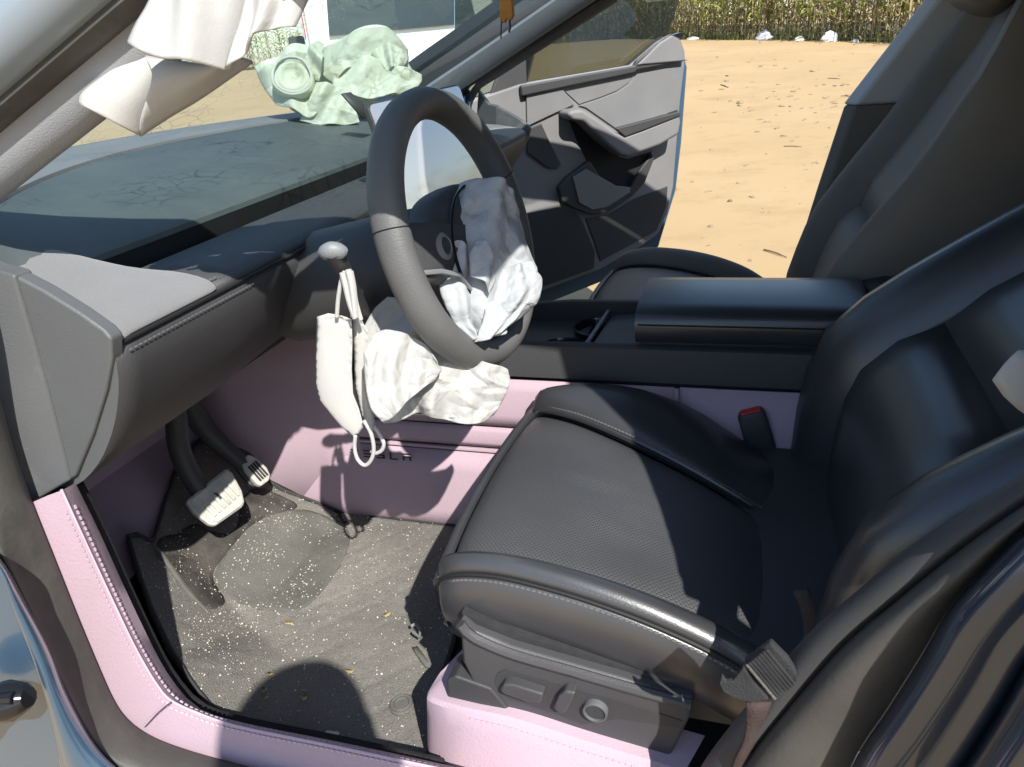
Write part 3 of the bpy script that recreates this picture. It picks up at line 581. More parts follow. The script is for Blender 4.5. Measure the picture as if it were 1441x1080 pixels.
# --- passenger airbag on the dash, curtain airbag on the pillar
nP = np.array([.45, -.80, .38])
pb = [(358, 95), (385, 88), (415, 72), (440, 66), (450, 58), (458, 68), (490, 58), (520, 52), (545, 50), (562, 56), (570, 68), (574, 85), (588, 105), (592, 115), (580, 130), (560, 135), (540, 140), (520, 150), (508, 168), (480, 172), (450, 172), (420, 162), (400, 150), (388, 130), (372, 115)]
pbag = pillow('passenger_airbag', [UP(q[0], q[1], np.array([-.56, .42, 1.02]), nP) for q in pb], nP, .03, 'bag_green', car, 21, (.12, .055), (.06, .026), .024, .35, 'pale green tinted passenger airbag crumpled on the dashboard under the windscreen', rim=.03, smooth_it=0, fold=(.015, 14, .4), excess=.06, stiff=0., crisp=True)
for k_, (cv_, of_, bu_) in enumerate((
    ([[(358, 94), (370, 120), (390, 150)], [(386, 86), (396, 122), (412, 160)], [(420, 70), (424, 118), (440, 172)], [(448, 66), (448, 116), (460, 150)]], .03, .035),
    ([[(452, 72), (448, 100), (470, 122)], [(490, 58), (490, 86), (498, 102)], [(540, 47), (545, 76), (530, 105)], [(574, 66), (573, 88), (550, 109)]], .035, .045),
    ([[(470, 102), (468, 120), (476, 131)], [(515, 85), (520, 115), (520, 143)], [(560, 98), (562, 120), (556, 137)], [(593, 107), (593, 116), (588, 125)]], .06, .03),
    ([[(446, 120), (432, 150), (421, 168)], [(470, 124), (462, 150), (456, 177)], [(490, 132), (488, 155), (486, 175)], [(494, 140), (501, 158), (506, 171)]], .055, .012),
    ([[(424, 101), (437, 108), (449, 114)], [(433, 78), (444, 86), (455, 94)], [(446, 55), (450, 58), (457, 66)]], .075, .02),
    ([[(522, 72), (535, 86), (545, 98)], [(545, 60), (552, 78), (556, 94)], [(566, 66), (569, 78), (566, 90)]], .085, .012))):
    drape(cv_, np.array([-.56, .42, 1.02])+nP*of_, 'airbag_fold', None, pbag, bu_, .008, 4., k_*1.3, 0, nP, 'bag_green', ((.09, .018), (.042, .010), (.02, .003)), 56, 64, 80+k_, .002, 16)
vc = UP(418, 127, np.array([-.56, .42, 1.02]), nP); fN = frame(nP); vc = vc+fN[0]*.082
def ringv(r, d, wob=.04): return [vc+fN[1]*r*math.cos(a)*(1+wob*math.sin(3*a+r*90))+fN[2]*r*math.sin(a)*(1+wob*math.cos(2*a))+fN[0]*d for a in np.linspace(0, 2*np.pi, 41)[:-1]]
M('airbag_vent', *loft([ringv(.046, -.03), ringv(.044, .004), ringv(.040, .006), ringv(.036, -.004), ringv(.031, .002), ringv(.027, .004), ringv(.022, -.008), ringv(.012, -.012), ringv(.001, -.008)], True), 'bag_green', pbag, ang=0)
M('vent_stitching', *tube(ringv(.0385, .0068), .0012, 5, closed=True), 'bag_grey', pbag)
M('airbag_strap', *loft([[U(480, 136, 'x', -.44)+np.array([0, 0, .004]), U(492, 134, 'x', -.44)+np.array([0, 0, .004])], [U(510, 168, 'x', -.42), U(524, 163, 'x', -.42)]]), 'trim_black', pbag, solid=.004)
# curtain airbag sheets over the pillar, plus an added unseen one that casts shade
def curt(o3, nrm, name, seed, dome, lab, parent=car, **k):
    return pillow(name, np.array(o3), nrm, dome, 'curtain_cloth', parent, seed, (), (), .005, 1., lab, rim=.022, smooth_it=8, fold=k.get('fold', (.006, 5, .8)), foldrim=.06, excess=k.get('ex', .004), exang=.9, stiff=.3)
nC = np.array([.35, -.85, .25])
curtb = drape([[(112, 146), (117, 131), (150, 105), (198, 74)], [(140, 160), (152, 143), (188, 118), (226, 92)], [(184, 186), (200, 172), (226, 152), (251, 128)]], (-.20, -.685, 1.07), 'curtain_airbag', 'white side curtain airbag flap wrapped over the windscreen pillar trim', car, .014, .003, 2., .5, .02)
drape([[(180, 61), (192, 35), (208, 8), (235, -50)], [(216, 82), (232, 48), (250, 8), (268, -50)], [(262, 90), (282, 55), (298, 10), (312, -50)], [(318, 97), (328, 66), (338, 30), (354, -50)]], (-.13, -.715, 1.11), 'airbag_fold', 'white upper fold of the curtain airbag', curtb, .016, .007, 3.2, .3, .012)
drape([[(318, 97), (328, 62), (340, 25), (355, -50)], [(338, 84), (352, 50), (366, 15), (380, -50)], [(372, 50), (388, 28), (402, 0), (415, -50)], [(416, 38), (424, 20), (438, -10), (455, -50)]], (-.06, -.69, 1.12), 'airbag_fold', None, curtb, .008, .008, 4., 1.2, .0)
drape([[(205, 80), (250, 87), (300, 95), (326, 98)], [(222, 118), (255, 112), (292, 106), (336, 88)], [(184, 185), (225, 158), (270, 131), (346, 78)]], (-.12, -.66, 1.085), 'airbag_fold', None, curtb, .012, .002, 2., 0., .02)
curt([(-.02, -.676, 1.15), (.03, -.675, 1.142), (.06, -.672, 1.138), (.10, -.668, 1.131), (.15, -.664, 1.123), (.20, -.662, 1.118), (.25, -.66, 1.125), (.30, -.655, 1.20), (.38, -.645, 1.29), (.49, -.64, 1.27), (.525, -.66, 1.12), (.57, -.68, .98), (.75, -.68, .93), (1.0, -.68, .95), (1.2, -.66, 1.1), (1.25, -.60, 1.29), (.9, -.585, 1.335), (.55, -.595, 1.335), (.3, -.60, 1.315), (.12, -.628, 1.24)], np.array([.0, -.95, .25]), 'airbag_fold', 37, .008, 'added unseen sheet of white curtain airbag on the roof rail, shading wheel and seat', curtb)  # added out of view, lower edge shaped to shade wheel and seat

for sg in (-1, 1):
    M('cowl_side', *loft([[(x0, sg*.742, z), (-.62, sg*.765, z), (-.80, sg*.80, z), (-.95, sg*.84, z)] for x0, z in ((-.46, .28), (-.46, .55), (-.46, .75), (-.455, .90), (-.50, .95), (-.62, .965))]), 'paint_dark', car, solid=.012)
    M('cowl_panel', *loft([[(wsb(sg*q)[0]-.03, sg*q, .952), (wsb(sg*q)[0]-.10, sg*(q+.03), .93), (-1.0-.0*q, sg*(q+.06 if q > .5 else q), .895)] for q in (.2, .4, .6, .70, .76)]), 'trim_black', car, solid=.01)
# --- pedals
bp = np.array(PU([(262, 705), (318, 660), (326, 664), (340, 688), (345, 706), (342, 713), (303, 740), (296, 738), (275, 722)], 'x', -.47))
nb = np.array([.75, -.25, .6]); nb /= np.linalg.norm(nb)
bpl = [UP(q[0], q[1], np.array([-.465, -.395, .452]), nb) for q in ((262, 705), (318, 659), (327, 664), (341, 690), (345, 706), (342, 713), (304, 740), (295, 738), (274, 722))]
brk = M('brake_pedal', *tube(cr([np.array([-.50, -.385, .76]), np.array([-.505, -.388, .62]), np.array([-.515, -.395, .54]), np.array([-.50, -.395, .47]), np.mean(bpl, 0)-nb*.014], 20), .017, 10), 'trim_black', car)
M('pedal_pad', *prism([p-nb*0 for p in bpl], -nb*.014), 'pedal_pad', brk, bev=.004)
c0 = np.mean(bpl, 0); e1 = bpl[1]-bpl[0]; e1 /= np.linalg.norm(e1); e2 = np.cross(nb, e1)
if np.dot(e2, bpl[6]-bpl[0]) < 0: e2 = -e2
for k in range(6):
    M('rib', *box(c0+e1*(-.027+.0105*k)+nb*.0015-e2*.001, (.0028, .0018, .014), [e1, nb, e2]), 'pedal_pad', brk, bev=.001)
M('pedal_border', *tube(lin(np.vstack([c0+(np.array(bpl)-c0)*.86+nb*.001, (c0+(np.array(bpl)-c0)*.86+nb*.001)[:1]]), 40), .0016, 6), 'pedal_pad', brk)
apl = [UP(q[0], q[1], np.array([-.49, -.268, .43]), nb) for q in ((337, 649), (350, 639), (362, 645), (376, 658), (381, 668), (379, 676), (368, 684), (362, 682), (350, 668))]
acc = M('accelerator_pedal', *tube(cr([np.array([-.555, -.30, .74]), np.array([-.56, -.30, .62]), np.array([-.56, -.29, .53]), np.mean(apl, 0)-nb*.02], 16), [.02]*10+[.018, .018, .016, .016, .014, .014], 10), 'trim_black', car)
M('pedal_pad', *prism(apl, -nb*.012), 'pedal_pad', acc, bev=.003)
ca = np.mean(apl, 0); d1 = apl[6]-apl[0]; d1 /= np.linalg.norm(d1); d2 = np.cross(nb, d1)
for k in range(4): M('rib', *box(ca+d2*(-.0085+.0056*k)+nb*.0015, (.017, .0013, .0016), [d1, d2, nb]), 'mat_edge', acc)
M('accelerator_backing', *prism([ca+(p-ca)*1.25-nb*.012+d1*(-.012) for p in apl], -nb*.01), 'trim_black', acc, bev=.003)

# --- centre console
def con_y(z): return -.128-.045*np.clip((.575-z)/.285, 0, 1)
con = M('center_console', *prism([(-.30, -.112, .40), (.72, -.112, .40), (.72, -.112, .632), (.02, -.112, .628), (-.30, -.112, .600)], (0, .012, 0)), 'dash_front', car, bev=.003)
M('console_side', *prism([(-.30, .10, .40), (-.30, .10, .600), (.02, .10, .628), (.72, .10, .632), (.72, .10, .40)], (0, .012, 0)), 'dash_front', con, bev=.003)
M('console_floor', *box((.1, -.006, .555), (.45, .095, .01)), 'trim_black', con)
M('console_rear', *box((.62, -.0, .60), (.10, .10, .05)), 'trim_black', con, bev=.006)
# bulged upper side of the console (black band) and lilac cover below it
M('console_band', *loft([[(x, -.112, .6305), (x, -.121, .626), (x, -.126, .60), (x, -.128, .572), (x, -.116, .566)] for x in np.linspace(-.32, .70, 12)]), 'dash_front', con, solid=.004)
# tray, cup holder, chrome rail, cover panel
tr = [(-.20, -.096), (.135, -.096), (.135, .096), (-.20, .096)]
tray = M('tray_cover', *prism([(x, y, .588) for x, y in ((-.25, -.097), (.065, -.097), (.065, .097), (-.25, .097))], (0, 0, -.01)), 'trim_black', con)
M('storage_lid', *prism([(x, y, z) for x, y, z in ((.085, -.095, .600), (.20, -.095, .612), (.20, .095, .612), (.10, .095, .603))], (0, 0, -.008)), 'dash_soft', con, bev=.002)
M('console_rail', *tube([(.078, -.094, .603), (.094, .09, .612)], .004, 8), 'stalk_metal', con)
ccp = np.array([.045, .045, .59]); cc2 = U(843, 462, 'z', .597)
def cring(c, r, z): return [(c[0]+r*math.cos(a), c[1]+r*math.sin(a), z) for a in np.linspace(0, 2*np.pi, 33)[:-1]]
cup = M('cup_holder', *loft([cring(cc2, r, z) for r, z in ((.046, .592), (.047, .600), (.043, .602), (.040, .597), (.038, .54), (.001, .538))], True), 'trim_gloss', con)
cc3 = U(792, 492, 'z', .597)
M('cup_holder', *loft([cring(cc3, r, z) for r, z in ((.046, .592), (.047, .600), (.043, .602), (.040, .597), (.038, .54), (.001, .538))], True), 'trim_gloss', con)
# armrest lid
ar = [[(x, -.099+dy*0, z) for x, z in ((0, 0),)] for dy in (0,)]
AX0, AX1 = .172, .512
def asec(x, k=1., dz=0): return [(x, y*k, .645+(z-.645)*k+dz) for y, z in ((-.094, .628), (-.101, .640), (-.1025, .655), (-.101, .667), (-.092, .678), (-.06, .6835), (0, .685), (.06, .6835), (.092, .678), (.101, .667), (.1025, .655), (.101, .640), (.094, .628))]
ars = [asec(AX0+.012, .86), asec(AX0+.003, .97), asec(AX0)]+[asec(x) for x in np.linspace(AX0+.02, AX1-.02, 7)]+[asec(AX1), asec(AX1+.004, .985), asec(AX1+.008, .93)]
arm = M('armrest', *loft(ars, True, False, True), 'leather', con, label='black leather centre armrest lid', ang=50)
M('armrest_seam', *tube([(x, -.1035, .661) for x in np.linspace(AX0+.005, AX1-.002, 12)], .0013, 5), 'groove_black', con)
M('armrest_base', *prism([(AX0+.004, -.099, .63), (AX0+.055, -.099, .585), (AX1+.012, -.099, .585), (AX1+.012, -.099, .63)], (0, .198, 0)), 'dash_front', con, bev=.004)
M('console_hinge_cover', *loft([[(AX1+.012, y, .672), (AX1+.05, y, .680), (AX1+.12, y, .66), (AX1+.17, y, .60)] for y in np.linspace(-.10, .10, 5)]), 'trim_black', con, solid=.006)
# lilac covers: upper strip under the console band, stitched kick cover with seams
zt = .566
def csec(x, z0, z1, n=5, dy=0.): return [(x, con_y(z)-dy-(.003 if 0 < i < n-1 else 0), z) for i, z in enumerate(np.linspace(z0, z1, n))]
for nm, x0, x1, z0, z1 in (('lilac_cover', -.62, .238, .481, zt), ('lilac_cover', -.62, .238, .441, .4785), ('lilac_cover', -.62, .02, .4305, .4385), ('lilac_cover', -.62, .02, .27, .428), ('lilac_cover', .246, .66, .27, zt)):
    M(nm, *loft([csec(x, z0, z1-(.02 if x < -.3 and z1 > .55 else 0)) for x in np.linspace(x0, x1, 14)]), 'lilac', con, solid=.008, off=1, label='lilac leather cover strip on the console side' if z0 > .47 and x0 < 0 else None)
M('cover_piping', *tube([(.242, con_y(z)-.004, z) for z in np.linspace(.28, zt, 10)], .0042, 8), 'lilac', con)
# console nose that widens towards the firewall, also lilac
M('lilac_cover', *loft([[(x, -.128-.03*t-.03*z_, .70-.42*z_-.05*t*z_) for z_ in (0, .3, .6, 1.)] for x, t in ((-.34, 0), (-.42, .2), (-.5, .5), (-.58, 1.), (-.66, 1.6))]), 'lilac', con, solid=.006)
# printed name on the kick cover
def word(cx, cz, h, wd, gap, parent):
    parts = {'T': [(0, .86, 1, 1.), (.42, 0, .58, .70)], 'E': [(0, .84, 1, 1.), (0, .42, 1, .58), (0, 0, 1, .16)], 'S': [(0, .84, 1, 1.), (0, .5, .2, .84), (0, .42, 1, .58), (.8, .1, 1, .42), (0, 0, 1, .16)], 'L': [(0, 0, .2, 1), (.2, 0, 1, .16)], 'A': [(0, .84, 1, 1.), (0, 0, .2, .62), (.8, 0, 1, .62), (.2, .46, .8, .62)]}
    for i, ch in enumerate('TESLA'):
        bs = []
        for a, b, c, d in parts[ch]:
            x0 = cx+i*(wd+gap)+a*wd; x1 = cx+i*(wd+gap)+c*wd; z0 = cz+b*h; z1 = cz+d*h
            ps = [(x, con_y(z)-.0126, z) for x, z in ((x0, z0), (x1, z0), (x1, z1), (x0, z1))]
            bs.append(prism(ps, (0, -.0012, 0)))
        M('letter', *join(*bs), 'mat_edge', parent, smooth=False)
la = U(494, 636, 'y', -.165); lb = U(578, 640, 'y', -.165)
wd_ = (lb[0]-la[0])/5*.66; gp = (lb[0]-la[0]-5*wd_)/4
word(la[0], (la[2]+lb[2])/2-.010, .0135, wd_, gp, con)

# --- sill, door post covers, seals, rocker
sill = M('lilac_sill_cover', *loft(list(zip(*[
    cr(PU([(46, 707), (75, 780), (110, 868), (140, 940), (160, 985), (178, 1012), (210, 1035), (262, 1055), (330, 1074), (470, 1112), (620, 1150), (900, 1220)], 'y', -.755), 40),
    cr(PU([(66, 698), (98, 770), (134, 850), (168, 920), (190, 962), (206, 990), (228, 1008), (270, 1025), (335, 1044), (470, 1075), (620, 1112), (900, 1180)], 'y', -.7495), 40),
    cr(PU([(88, 690), (120, 760), (156, 838), (188, 905), (210, 945), (225, 968), (240, 985), (275, 1002), (335, 1022), (470, 1050), (620, 1082), (900, 1150)], 'y', -.744), 40),
    cr(PU([(106, 680), (138, 745), (172, 820), (205, 890), (228, 935), (246, 962), (262, 982), (290, 1002), (345, 1018), (470, 1043), (620, 1075), (900, 1140)], 'y', -.715), 40),
    cr(PU([(108, 684), (140, 750), (173, 824), (206, 894), (229, 938), (246, 965), (262, 985), (290, 1005), (345, 1020), (470, 1045), (620, 1078), (900, 1145)], 'y', -.700), 40)]))), 'lilac', car, label='lilac leather cover wrapped along the door sill and door post', ang=28)
def off3(P, d): return np.asarray(P)+np.asarray(d)
sm = cr(PU([(88, 690), (120, 760), (156, 838), (188, 905), (210, 945), (225, 968), (240, 985), (275, 1002), (335, 1022), (470, 1050), (620, 1082)], 'y', -.744), 60)
M('cover_seam', *tube(sm+np.array([.0, -.001, .001]), .0016, 6), 'lilac_thread', sill)
sm2 = cr(PU([(82, 693), (114, 763), (150, 841), (182, 909), (204, 950), (219, 973), (234, 991), (272, 1008), (335, 1028), (470, 1056), (620, 1088)], 'y', -.7455), 60)
sm3 = cr(PU([(95, 686), (127, 755), (162, 832), (194, 899), (217, 940), (232, 963), (248, 981), (280, 1000), (338, 1018), (470, 1046), (620, 1079)], 'y', -.736), 60)
for q in (sm2[2:], sm3[2:]): stitch('stitching', q+np.array([0, -.0012, .001]), (0, -1, .6), sill, 'lilac_thread', .0068, .0042, .0009)
M('cover_seam', *tube(cr(PU([(204, 1024), (222, 1004), (238, 990)], 'y', -.758), 8)+np.array([0, -.002, .003]), .0014, 6), 'lilac_thread', sill)
# post inner wall & sill inner wall (carpet side)
M('sill_inner_wall', *loft(list(zip(*[
    cr(PU([(106, 682), (138, 747), (172, 822), (205, 892), (228, 937), (246, 964), (262, 984), (290, 1004), (345, 1020), (470, 1045), (620, 1078)], 'y', -.702), 30),
    [(x, -.694, .262+max(0, (-.37-x))*1.2+.0) for x in np.linspace(-.66, .05, 30)]]))), 'carpet', car, solid=.01)
M('sill_beam', *box((.75, -.75, .30), (.35, .03, .03)), 'trim_black', car)
# rubber seal band and painted body beside it
E1 = [(-60, 330), (-25, 450), (0, 560), (22, 640), (46, 707), (75, 780), (110, 868), (140, 940), (160, 985), (178, 1012), (210, 1035), (262, 1055), (330, 1074), (470, 1112), (620, 1150)]
Em = [(-110, 420), (-70, 530), (-40, 640), (-14, 720), (12, 790), (44, 865), (76, 930), (105, 990), (126, 1022), (146, 1045), (178, 1068), (236, 1092), (310, 1112), (450, 1150), (600, 1188)]
E2 = [(-150, 500), (-110, 610), (-75, 690), (-45, 750), (0, 782), (36, 846), (72, 915), (88, 960), (108, 1003), (130, 1042), (158, 1075), (215, 1115), (290, 1150), (430, 1190), (580, 1230)]
E3 = [(-190, 560), (-150, 670), (-115, 750), (-80, 800), (-5, 798), (14, 850), (38, 910), (56, 960), (72, 1015), (82, 1060), (92, 1100), (140, 1180), (230, 1230), (390, 1270), (560, 1310)]
NE = 46
seal = M('door_seal', *loft(list(zip(*[cr(PU(E1, 'y', -.752), NE), cr(PU(E1, 'y', -.764), NE)*np.array([1, 1, 1]), cr(PU(Em, 'y', -.80), NE), cr(PU(E2, 'y', -.812), NE), cr(PU(E2, 'y', -.806), NE)]))), 'rubber', car, label='worn black rubber door seal round the driver opening', sub=1, ang=0)
M('rocker', *loft(list(zip(*[cr(PU(E2, 'y', -.805), NE), cr(PU(E2, 'y', -.825), NE), cr(PU([(a*.5+c*.5, b*.5+d*.5) for (a, b), (c, d) in zip(E2, E3)], 'y', -.842), NE), cr(PU(E3, 'y', -.846), NE), cr(PU(E3, 'y', -.825), NE)]))), 'paint_blue', car, sub=1, ang=0)
# outer door post with hinge, check strap
q1 = cr(PU(E3, 'y', -.83), NE)
M('door_post', *loft([[p for p in q1[:30]], [p+np.array([-.10, -.012, -.01]) for p in q1[:30]], [p+np.array([-.2, -.03, -.02]) for p in q1[:30]], [p+np.array([-.22, -.03, -.3]) for p in q1[:30]]]), 'paint_blue', car, sub=1, ang=0)
ck = U(20, 985, 'y', -.86)
M('check_strap', *join(tube(cr([ck+np.array([-.08, -.03, -.03]), ck+np.array([-.03, -.012, -.006]), ck, ck+np.array([.016, .004, .003])], 12), [.022, .024, .024, .022, .018, .018, .016, .018, .02, .02, .016, .01], 10), tube([ck+np.array([-.02, -.016, .012]), ck+np.array([.012, -.006, .012])], .006, 8)), 'trim_gloss', car)

# --- floor of the footwell: mat is its own thing
def matz(x, y):
    z = .278+np.clip(-.40-x, 0, 1)*.62
    c = (x-(-.505))*(-.545+.45)-(y+.43)*0
    k = np.clip((-.470-y)-(x+.40)*-.02, 0, 1)           # left flap rises to the foot rest
    z = z+np.clip(-(y+.50)-(x+.36)*.45, 0, .2)*.55*np.clip((-.24-x)/.12, 0, 1)
    return z
def UM(px, py):
    d = ray(px, py); lo, hi = .5, 2.2
    for t in np.linspace(.5, 2.2, 700):
        p = CAMP+d*t
        if p[2] < matz(p[0], p[1]): return p
    return U(px, py, 'z', .278)
mo = [(180, 756), (196, 752), (215, 766), (228, 720), (250, 660), (290, 610), (330, 640), (395, 690), (440, 706), (490, 722), (560, 732), (618, 738), (650, 742), (655, 800), (640, 900), (620, 960), (606, 1062), (596, 1074), (520, 1062), (430, 1043), (350, 1022), (300, 1000), (268, 960), (240, 915), (214, 860), (198, 815)]
MO = np.array([UM(*q) for q in mo])
def fill(outl, res, zf, grooves=None, edge=None):
    per = lin(np.vstack([outl, outl[:1]]), int(np.linalg.norm(np.diff(np.vstack([outl, outl[:1]]), axis=0), axis=1).sum()/res)+1)[:-1]
    lo, hi = per.min(0), per.max(0); g = np.random.default_rng(3)
    pts = np.array([(x+g.uniform(-.2, .2)*res, y+g.uniform(-.2, .2)*res) for x in np.arange(lo[0], hi[0], res) for y in np.arange(lo[1], hi[1], res)])
    ins = np.zeros(len(pts), bool)
    for a, b in zip(per, np.roll(per, -1, 0)):
        if a[1] == b[1]: continue
        ins ^= ((a[1] > pts[:, 1]) != (b[1] > pts[:, 1])) & (pts[:, 0] < (b[0]-a[0])*(pts[:, 1]-a[1])/(b[1]-a[1])+a[0])
    pts = pts[ins]; pts = pts[edge_dist(pts, per) > res*.6]; ap = np.vstack([per, pts]); m = len(per)
    vs, _, fs, _, _, _ = geometry.delaunay_2d_cdt([Vector(p) for p in ap], [], [list(range(m))], 1, 1e-7)
    vs = np.array([tuple(v) for v in vs]); z = zf(vs[:, 0], vs[:, 1]); return np.concatenate([vs, z[:, None]], 1), [tuple(f) for f in fs], per
def quilt(x, y):
    a = (x+y*.55)/.062; b = (x-y*.9)/.07
    ga = np.abs(a-np.round(a)); gb = np.abs(b-np.round(b))
    return -.0015*np.exp(-(ga/.05)**2)-.0015*np.exp(-(gb/.05)**2)
fmat = thing('floor_mat', 'worn grey brown felt floor mat in the driver footwell, dusted with crumbs', 'floor mat', (-.25, -.42, .28))
def mloc(o):
    o.matrix_parent_inverse = fmat.matrix_world.inverted() if False else Matrix.Translation((.25, .42, -.28)); return o
lump = lambda x, y: np.array([.0022*noise.noise(Vector((a*14, b*14, 0)))+.0012*noise.noise(Vector((a*60, b*60, 5))) for a, b in zip(x, y)])
V, F, per = fill(MO[:, :2], .006, lambda x, y: matz(x, y)+quilt(x, y)+lump(x, y))
V2 = V.copy()
mloc(M('mat_felt', V, F, 'mat_felt', fmat, ang=0, solid=.006))
pe = np.array([(p[0], p[1], matz(p[0], p[1])+.001) for p in per[::3]])
mloc(M('mat_binding', *tube(pe, .0035, 6, closed=True), 'mat_edge', fmat))
hp = np.array([UM(*q) for q in ((300, 820), (325, 770), (360, 735), (400, 720), (440, 722), (478, 735), (492, 752), (488, 780), (470, 812), (440, 848), (410, 862), (370, 858), (330, 848))])
V, F, per2 = fill(cr(hp, 60, True)[:, :2], .006, lambda x, y: matz(x, y)+.0018+lump(x, y))
mloc(M('heel_pad', V, F, 'heel_felt', fmat, ang=0, solid=.003, label='smoother worn heel patch of the mat'))
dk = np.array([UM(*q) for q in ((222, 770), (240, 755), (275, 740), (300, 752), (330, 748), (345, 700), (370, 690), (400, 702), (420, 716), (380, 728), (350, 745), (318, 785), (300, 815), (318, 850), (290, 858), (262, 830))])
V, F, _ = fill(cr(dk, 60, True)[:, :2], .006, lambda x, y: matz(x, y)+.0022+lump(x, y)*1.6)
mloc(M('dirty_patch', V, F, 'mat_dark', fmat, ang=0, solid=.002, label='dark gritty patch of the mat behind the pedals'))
fc = np.array([UM(*q) for q in ((216, 768), (240, 800), (268, 838), (298, 868))]); fc[:, 2] += .004
mloc(M('mat_fold', *tube(cr(fc, 14), [.001, .003, .004, .004, .004, .004, .004, .004, .004, .004, .003, .003, .002, .001], 6), 'heel_felt', fmat))
bc = UM(566, 994)
bd = M('snap_button', *loft([[(bc[0]+r*math.cos(a), bc[1]+r*math.sin(a), bc[2]+z) for a in np.linspace(0, 2*np.pi, 33)[:-1]] for r, z in ((.0175, .001), (.0175, .004), (.0155, .0055), (.014, .004), (.0115, .004), (.010, .0055), (.0085, .004), (.001, .004))], True), 'heel_felt', fmat); mloc(bd)
# crumbs and grit
def crumbs(n, poly, r0, r1, mat, seed, bias=None):
    g = np.random.default_rng(seed); ps = []
    oct_v = np.array([(1, 0, 0), (-1, 0, 0), (0, 1, 0), (0, -1, 0), (0, 0, 1), (0, 0, -1)], float); oct_f = [(0, 2, 4), (2, 1, 4), (1, 3, 4), (3, 0, 4), (2, 0, 5), (1, 2, 5), (3, 1, 5), (0, 3, 5)]
    while len(ps) < n:
        x, y = g.uniform(MO[:, 0].min(), MO[:, 0].max()), g.uniform(MO[:, 1].min(), MO[:, 1].max()); ins = False
        for a, b in zip(MO, np.roll(MO, -1, 0)):
            if (a[1] > y) != (b[1] > y) and x < (b[0]-a[0])*(y-a[1])/(b[1]-a[1])+a[0]: ins = not ins
        if not ins or (bias and g.uniform() > bias(x, y)): continue
        r = r0*(r1/r0)**(g.uniform()**2.2); ps.append((oct_v*r*g.uniform(.6, 1.3, 3)+np.array([x, y, matz(x, y)+.0015+r*.5]), oct_f))
    V, F = join(*ps); return M('grit', V, F, mat, kind='stuff', smooth=False)
gr = crumbs(4600, MO, .0003, .0019, 'crumb', 5, lambda x, y: .16+1.1*math.exp(-((x+.44)/.10)**2)*max(0, .35+1.5*noise.noise(Vector((x*16, y*16, 2))))+.25*max(0, noise.noise(Vector((x*9, y*9, 8))))); tag(gr, 'pale grit scattered over the floor mat', 'grit')
LEAF = [(430, 985, .007), (408, 880, .006), (545, 868, .007), (476, 1040, .004), (375, 985, .005), (372, 975, .005), (492, 948, .006), (382, 952, .005)]
leaf_lab = ['dry straw flake in the shadow on the mat', 'small dry leaf bit on the middle of the mat', 'curled yellow leaf bit on the mat left of the seat', 'dry flake beside the scrap of paper', 'pale seed husk in the shadow near the sill', 'pale seed husk just above another in the shadow', 'thin yellow straw bit on the sunny mat edge', 'pale husk at the shadow top on the mat']
for (px, py, r), lb_ in zip(LEAF, leaf_lab):
    c = UM(px, py)+np.array([0, 0, .004]); a = random.uniform(0, 6)
    V = [c+np.array([math.cos(a+t)*r*k, math.sin(a+t)*r*k*.9, h]) for t, k, h in ((0, 1.3, .002), (.9, .7, .0), (2.2, .8, .002), (3.14, 1.3, .004), (4.1, .6, .001), (5.4, .8, .0))]
    tag(M('leaf_bit', V, [(0, 1, 2, 3, 4, 5)], 'leaf_dry', solid=.0008), lb_, 'leaf', 'dry leaf bits on the floor mat')
pc = [UM(*q)+np.array([0, 0, .004+.006*(i % 2)]) for i, q in enumerate(((452, 1042), (462, 1036), (478, 1034), (480, 1040), (470, 1050), (458, 1052)))]
tag(M('paper_scrap', pc, [tuple(range(6))], 'paper', solid=.001), 'cream scrap of paper lying on the mat by the sill', 'paper scrap')
pc = [UM(*q)+np.array([0, 0, .004]) for q in ((581, 916), (586, 912), (606, 940), (602, 946))]
tag(M('debris_strip', cr(np.array(pc), 8, True), [tuple(range(8))], 'heel_felt', solid=.003), 'torn grey strip of felt beside the seat front on the mat', 'felt strip')
pc = [UM(*q)+np.array([0, 0, .006]) for q in ((470, 722), (478, 726), (484, 738), (492, 740), (484, 744), (474, 738))]
tag(M('debris_clip', *tube(np.array(pc), .0022, 6), 'trim_gloss'), 'small black broken clip at the inner edge of the mat', 'clip')
pc = [U(q[0], q[1], 'z', .30) for q in ((578, 882), (585, 878), (592, 886), (590, 897), (582, 890))]
tag(M('debris_clip', *tube(np.array(pc), .003, 6), 'trim_grey'), 'broken grey clip lying by the seat front corner', 'clip')

